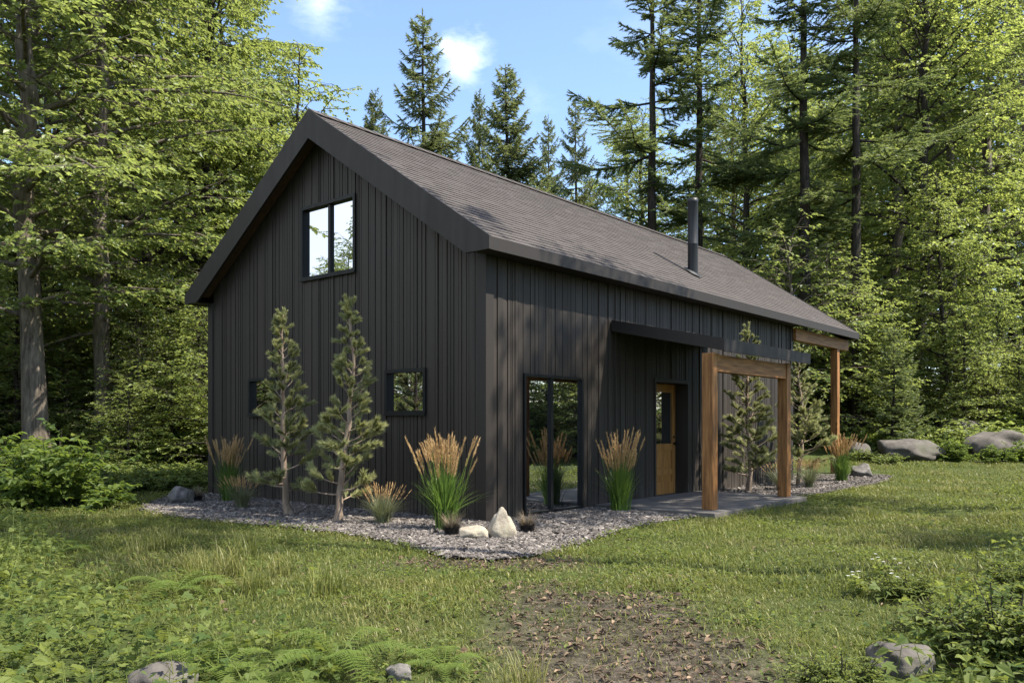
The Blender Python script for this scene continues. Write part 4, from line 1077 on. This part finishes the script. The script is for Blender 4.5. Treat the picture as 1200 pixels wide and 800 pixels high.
def build_cover():
    rng = np.random.default_rng(77); g = Geo()
    n = 10500; dep = np.sqrt(rng.uniform(3.4 ** 2, 15.5 ** 2, n)); lat = rng.uniform(-1, 1, n) * (.62 * dep + 1.5)
    keep_near = rng.random(n) < np.clip(9 / dep, .4, 1)
    x = CAM[0] + lat * SX + dep * CX_; y = CAM[1] - lat * CX_ + dep * SX
    k = (rng.random(n) < cover_mask(x, y)) & lawn_mask(x, y) & keep_near
    x, y, lat, dep = x[k], y[k], lat[k], dep[k]; n = len(x)
    hgt = rng.gamma(3, .065, n).clip(.05, .5) * np.where(lat < 0, 1, .75) * (.8 + .4 * np.sin(x * 1.9) * np.sin(y * 1.7))
    base = np.column_stack([x, y, gz(x, y)]); lean = rng.normal(0, .3, (n, 2))
    tip = base + np.column_stack([lean[:, 0] * hgt, lean[:, 1] * hgt, hgt])
    g.sticks(base, tip, .003, .002, .6)
    per = 7; ii = np.repeat(np.arange(n), per); f = rng.uniform(.35, 1, len(ii)); B = base[ii] + (tip - base)[ii] * f[:, None]
    la = rng.uniform(0, 2 * PI, len(ii)); pet = rng.uniform(.02, .11, len(ii)); d = hdir(la, rng.normal(.1, .25, len(ii)))
    P = B + d * pet[:, None]; g.sticks(B, P, .0016, .0012, .6)
    s = rng.uniform(.024, .062, len(ii)) * (1 + .15 * (dep[ii] < 7)) * np.repeat(rng.choice([.6, .8, 1, 1.15], n), per); tw = rng.normal(0, .15, n)
    tn = np.clip(.36 + 1.4 * tw[ii] + rng.normal(0, .17, len(ii)), 0, 1); nn = UP + rng.normal(0, .45, (len(ii), 3)); dd = hdir(la, rng.normal(-.2, .25, len(ii)))
    kind = np.repeat(np.sin(x * 1.3 + 2) * np.sin(y * 1.6) + rng.normal(0, .4, n) > -.1, per)
    lobed_leaf(g, P[kind], dd[kind], nn[kind], s[kind] * 1.05, tn[kind])
    q = ~kind; g.leaves(P[q], dd[q], nn[q], s[q] * 1.35, s[q] * .85, np.clip(tn[q] + .1, 0, 1))
    tag(g.obj('ground_cover', M['cover']), kind='stuff')
    # small weeds scattered through the lawn
    g = Geo(); n = 24000; dep = np.sqrt(rng.uniform(3.4 ** 2, 15 ** 2, n)); lat = rng.uniform(-1, 1, n) * (.62 * dep + 1.5)
    x = CAM[0] + lat * SX + dep * CX_; y = CAM[1] - lat * CX_ + dep * SX
    pt = np.sin(x * 2.9 + 1.1) * np.sin(y * 2.3 + x) * .5 + .5
    k = lawn_mask(x, y) & (rng.random(n) < pt ** 3 * .95 + .05) & (rng.random(n) > dirt(x, y) * .85); x, y = x[k], y[k]; n = len(x)
    per = 6; ii = np.repeat(np.arange(n), per); la = rng.uniform(0, 2 * PI, len(ii)); P = np.column_stack([x, y, gz(x, y) + .015])[ii] + hdir(la, .3 * np.ones(len(ii))) * rng.uniform(.01, .06, len(ii))[:, None]
    P[:, 2] += rng.uniform(0, .05, len(ii)); s = rng.uniform(.018, .045, len(ii))
    g.leaves(P, hdir(la, rng.normal(.15, .3, len(ii))), UP + rng.normal(0, .35, (len(ii), 3)), s, s * .6, np.clip(rng.normal(.45, .2, len(ii)), 0, 1))
    tag(g.obj('lawn_weeds', M['cover']), kind='stuff')
    # dead leaves and twigs on the bare earth, a sprinkle elsewhere
    g = Geo(); n = 20000; dep = np.sqrt(rng.uniform(3.4 ** 2, 9.5 ** 2, n)); lat = rng.uniform(-2.5, 3.5, n)
    x = CAM[0] + lat * SX + dep * CX_; y = CAM[1] - lat * CX_ + dep * SX
    k = lawn_mask(x, y) & (rng.random(n) < dirt(x, y) * .95 + .03); x, y = x[k], y[k]; n = len(x)
    P = np.column_stack([x, y, gz(x, y) + rng.uniform(.004, .02, n)]); s = rng.gamma(3, .010, n).clip(.01, .07)
    g.leaves(P, hdir(rng.uniform(0, 2 * PI, n), rng.normal(0, .25, n)), UP + rng.normal(0, .5, (n, 3)), s, s * .6, np.clip(rng.beta(2, 2.4, n), 0, 1), .3, .3)
    m = 700; A = P[:m] + UP * .006; g.sticks(A, A + hdir(rng.uniform(0, 2 * PI, m), rng.normal(.05, .1, m)) * rng.uniform(.03, .16, m)[:, None], .0025, .0015, .3)
    tag(g.obj('leaf_litter', M['litter']), kind='stuff')
build_lawn(); build_cover()

# --- ferns
def fern(seed, nf, ln):
    rng = np.random.default_rng(seed); root = empty('fern'); g = Geo()
    for i in range(nf):
        a = i * 2 * PI / nf + rng.normal(0, .25); l = ln * rng.uniform(.7, 1.1); q = np.linspace(0, 1, 12); tilt = rng.uniform(.75, 1.25)
        r_ = l * (q * .85); z = l * (tilt * q * .75 - .72 * q ** 2.1 * tilt)
        sp = np.column_stack([np.cos(a) * r_, np.sin(a) * r_, z + .02])
        g.tube(sp, np.linspace(.004, .001, 12), 4, .7)
        m = 20; f = np.repeat(np.linspace(.14, .985, m), 2); sg = np.tile([1, -1], m)
        P = np.column_stack([np.interp(f, q, sp[:, c]) for c in range(3)])
        pl = l * .20 * np.sin(np.clip(f * 1.08, 0, 1) ** .75 * PI * .93) ** .8 + .008
        dd = hdir(a + sg * 1.18, np.full(len(f), -.12)); tn = np.clip(rng.normal(.5, .1, len(f)) + .2 * f, 0, 1)
        # toothed pinna: small leaflets either side of the pinna rib
        k = 9; ff = np.linspace(.06, 1, k); idx = np.repeat(np.arange(len(f)), k * 2); gg = np.tile(np.repeat(ff, 2), len(f)); s2 = np.tile([1, -1], len(f) * k)
        B = P[idx] + dd[idx] * (pl[idx] * gg)[:, None]; ang = a + sg[idx] * 1.18 + s2 * .75
        L_ = (.004 + pl[idx] * .075) * (1.2 - gg * .8)
        g.leaves(B, hdir(ang, np.full(len(ang), -.1)), UP + rng.normal(0, .12, (len(ang), 3)), L_ + .002, (L_ + .002) * .7, tn[idx], .1)
    g.obj('fronds', M['fern'], root); return root
F1, F2 = fern(201, 8, .60), fern(202, 7, .5)
for pr, px, dep, s, lb in ((F1, 395, 4.5, .95, 'large arching fern at the bottom edge left of the bare earth'), (F2, 255, 4.55, 1.0, 'fern among leafy plants at the bottom left, above the grey rock'),
                           (F1, 205, 6.6, .95, 'fern beside the long grass on the left of the lawn'), (F2, 325, 4.15, .75, 'small fern at the very bottom edge between two larger ferns'),
                           (F2, 70, 8.6, 1.1, 'fern in the leafy border at the left edge'), (F2, 520, 4.5, .7, 'small fern nearest the bare earth at the bottom')):
    x, y = W3(px, dep); place(pr, x, y, gzf(x, y), rr.uniform(0, 6), s, lb, 'fern', 'ferns in the left foreground')
# --- leafy plants in the right foreground, white flowers
LP = bush('leafy_plant', 211, .5, .5, 75, 'cover', .055, 11, flat=.3)
for px, dep, H, lb in ((1170, 4.95, .40, 'bright leafy plant in the bottom right corner'), (1120, 5.5, .26, 'leafy plant just behind the foreground rock on the right'), (1060, 6.3, .2, 'low leafy plant between the white flowers and the foreground rock'), (1205, 6.2, .26, 'leafy plant at the right edge behind the corner plant'), (985, 4.15, .2, 'small leafy plant at the bottom edge left of the foreground rock')):
    x, y = W3(px, dep); s = H / .5; place(LP, x, y, gzf(x, y), rr.uniform(0, 6), s, lb, 'plant', 'leafy plants in the right foreground')
def flowers(seed):
    rng = np.random.default_rng(seed); root = empty('white_wildflower'); g, pt = Geo(), Geo(); n = 6
    A = np.zeros((n, 3)); B = A + np.column_stack([rng.normal(0, .13, n), rng.normal(0, .13, n), rng.uniform(.14, .26, n)])
    g.sticks(A, B, .002, .0015, .6)
    ii = np.repeat(np.arange(n), 6); la = rng.uniform(0, 6.28, len(ii)); f = rng.uniform(.1, .7, len(ii)); P = A[ii] + (B - A)[ii] * f[:, None]
    g.leaves(P, hdir(la, rng.normal(.1, .2, len(ii))), UP + rng.normal(0, .3, (len(ii), 3)), .07, .04, rng.random(len(ii)))
    for b in B:
        pt = Geo(); la = np.arange(9) * .698
        pt.leaves(np.tile(b, (9, 1)), hdir(la, np.full(9, .15)), np.tile(UP, (9, 1)) + .01, .016, .010, rng.random(9), .1); pt.obj('bloom', M['petal'], root)
    g.obj('stems', M['cover'], root); return root
FL = flowers(221)
for px, dep, lb in ((1010, 6.55, 'white wildflowers left of the others in the right foreground'), (1035, 6.9, 'white wildflowers furthest back in the right foreground'), (1056, 6.35, 'white wildflowers right of the others in the foreground weeds')):
    x, y = W3(px, dep); place(FL, x, y, gzf(x, y), rr.uniform(0, 6), 1.0, lb, 'wildflower', 'white wildflowers')
# --- tufts of longer grass at the left of the lawn
def tuft(seed):
    rng = np.random.default_rng(seed); g = Geo(); n = 110; az = rng.uniform(0, 6.28, n); r_ = np.sqrt(rng.random(n)) * .14
    g.blades(np.column_stack([np.cos(az) * r_, np.sin(az) * r_, np.zeros(n)]), rng.uniform(0, 6.28, n), rng.uniform(.16, .38, n), np.abs(rng.normal(.5, .3, n)), rng.uniform(.005, .010, n), np.clip(rng.normal(.6, .2, n), 0, 1), 5, .35)
    return g.obj('grass_tuft', M['grass'])
TU = tuft(231)
for px, dep in ((240, 6.9), (270, 7.4), (300, 6.6), (225, 7.6), (330, 7.2), (285, 8.2), (612, 4.15), (385, 6.3), (190, 8.8), (160, 8.2)):
    x, y = W3(px, dep); place(TU, x, y, gzf(x, y), rr.uniform(0, 6), rr.uniform(.7, 1.1), 'tuft of longer grass standing above the lawn in the foreground', 'grass tuft', 'longer grass tufts')

# ------------------------------------------------------------------ sky, sun, camera
def build_world():
    w = bpy.data.worlds.new('World'); scene.world = w; w.use_nodes = True
    nt = w.node_tree; nt.nodes.clear(); out = nt.nodes.new('ShaderNodeOutputWorld'); bg = nt.nodes.new('ShaderNodeBackground')
    sky = nt.nodes.new('ShaderNodeTexSky'); sky.sky_type = 'NISHITA'; sky.sun_disc = False
    sky.sun_elevation = SUN_EL; sky.sun_rotation = math.atan2(SUN.x, SUN.y); sky.altitude = 300; sky.air_density = 1.0; sky.dust_density = 1.0; sky.ozone_density = 2.2
    tc = nt.nodes.new('ShaderNodeTexCoord'); v = tc.outputs['Generated']
    mp = nt.nodes.new('ShaderNodeMapping'); mp.inputs['Scale'].default_value = (1, 1, 2.2); L(nt, v, mp.inputs['Vector'])
    n1 = noise_(nt, mp.outputs[0], 17, 9, .66); n2 = noise_(nt, mp.outputs[0], 2.6, 6, .6)
    def puff(px, py, rad, gain):
        d = Vector(((px - 600) / 961.4 * SX + CX_, -(px - 600) / 961.4 * CX_ + SX, (496.3 - py) / 961.4)).normalized()
        dt = nt.nodes.new('ShaderNodeVectorMath'); dt.operation = 'DISTANCE'; L(nt, v, dt.inputs[0]); dt.inputs[1].default_value = d
        f = math_(nt, 'SUBTRACT', 1, math_(nt, 'DIVIDE', dt.outputs['Value'], rad), True)
        f = math_(nt, 'MULTIPLY', f, gain)
        s = math_(nt, 'ADD', f, math_(nt, 'MULTIPLY', math_(nt, 'SUBTRACT', n1, .5), 1.7))
        r = math_(nt, 'MULTIPLY', math_(nt, 'SUBTRACT', s, .22), 1.15, True)
        return math_(nt, 'MULTIPLY', r, math_(nt, 'MULTIPLY', f, 1.6, True), True)
    c = math_(nt, 'MULTIPLY', puff(545, 66, .046, .85), .8); c = math_(nt, 'MAXIMUM', c, math_(nt, 'MULTIPLY', puff(528, 58, .026, .8), .85)); c = math_(nt, 'MAXIMUM', c, math_(nt, 'MULTIPLY', puff(375, -6, .055, .6), .7)); c = math_(nt, 'MAXIMUM', c, math_(nt, 'MULTIPLY', puff(625, 122, .05, .5), .25))
    thin = math_(nt, 'MULTIPLY', math_(nt, 'SUBTRACT', n2, .52), 1.1, True)
    c = math_(nt, 'MAXIMUM', c, math_(nt, 'MULTIPLY', thin, .5))
    # high thin veil of cloud over the half of the sky behind the standpoint
    dv = nt.nodes.new('ShaderNodeVectorMath'); dv.operation = 'DISTANCE'; L(nt, v, dv.inputs[0]); dv.inputs[1].default_value = Vector((-.72, .55, .42)).normalized()
    veil = math_(nt, 'SUBTRACT', 1, math_(nt, 'DIVIDE', dv.outputs['Value'], .95), True)
    veil = math_(nt, 'MULTIPLY', math_(nt, 'MULTIPLY', veil, 1.6, True), math_(nt, 'ADD', .35, math_(nt, 'MULTIPLY', n2, .7)), True)
    c = math_(nt, 'MAXIMUM', c, veil)
    col = mixc(nt, c, sky.outputs[0], (6.6, 6.9, 7.4))
    L(nt, col, bg.inputs[0]); bg.inputs[1].default_value = .115
    L(nt, bg.outputs[0], out.inputs[0])
build_world()
sun = bpy.data.lights.new('sun', 'SUN'); sun.energy = 4.2; sun.angle = R(.53); sun.color = (1.0, .94, .83)
so = bpy.data.objects.new('sun', sun); COL.objects.link(so); so.rotation_euler = SUN.to_track_quat('Z', 'Y').to_euler(); so.location = (10, -10, 20)
cam = bpy.data.cameras.new('camera'); cam.sensor_width = 36; cam.lens = 961.4 * 36 / 1200; cam.shift_y = 96.3 / 1200; cam.clip_end = 1500; cam.clip_start = .05
co = bpy.data.objects.new('camera', cam); COL.objects.link(co); co.location = CAM
co.rotation_euler = (R(90), 0, YAW + 0)
# camera looks along +Y at zero yaw; the view direction is (cos, sin) of the site yaw
co.rotation_euler = (R(90), 0, math.atan2(SX, CX_) - PI / 2)
scene.camera = co
for o in scene.objects:
    if 'H' in o: del o['H']
vs = scene.view_settings; vs.view_transform = 'Standard'; vs.look = 'None'; vs.gamma = 1; vs.use_curve_mapping = False; vs.exposure = 1.55
scene.render.engine = 'CYCLES'
cy = scene.cycles
cy.max_bounces = 6; cy.diffuse_bounces = 3; cy.glossy_bounces = 3; cy.transmission_bounces = 3; cy.transparent_max_bounces = 4
cy.use_denoising = True; cy.caustics_reflective = False; cy.caustics_refractive = False
try: cy.denoising_prefilter = 'ACCURATE'
except Exception: pass
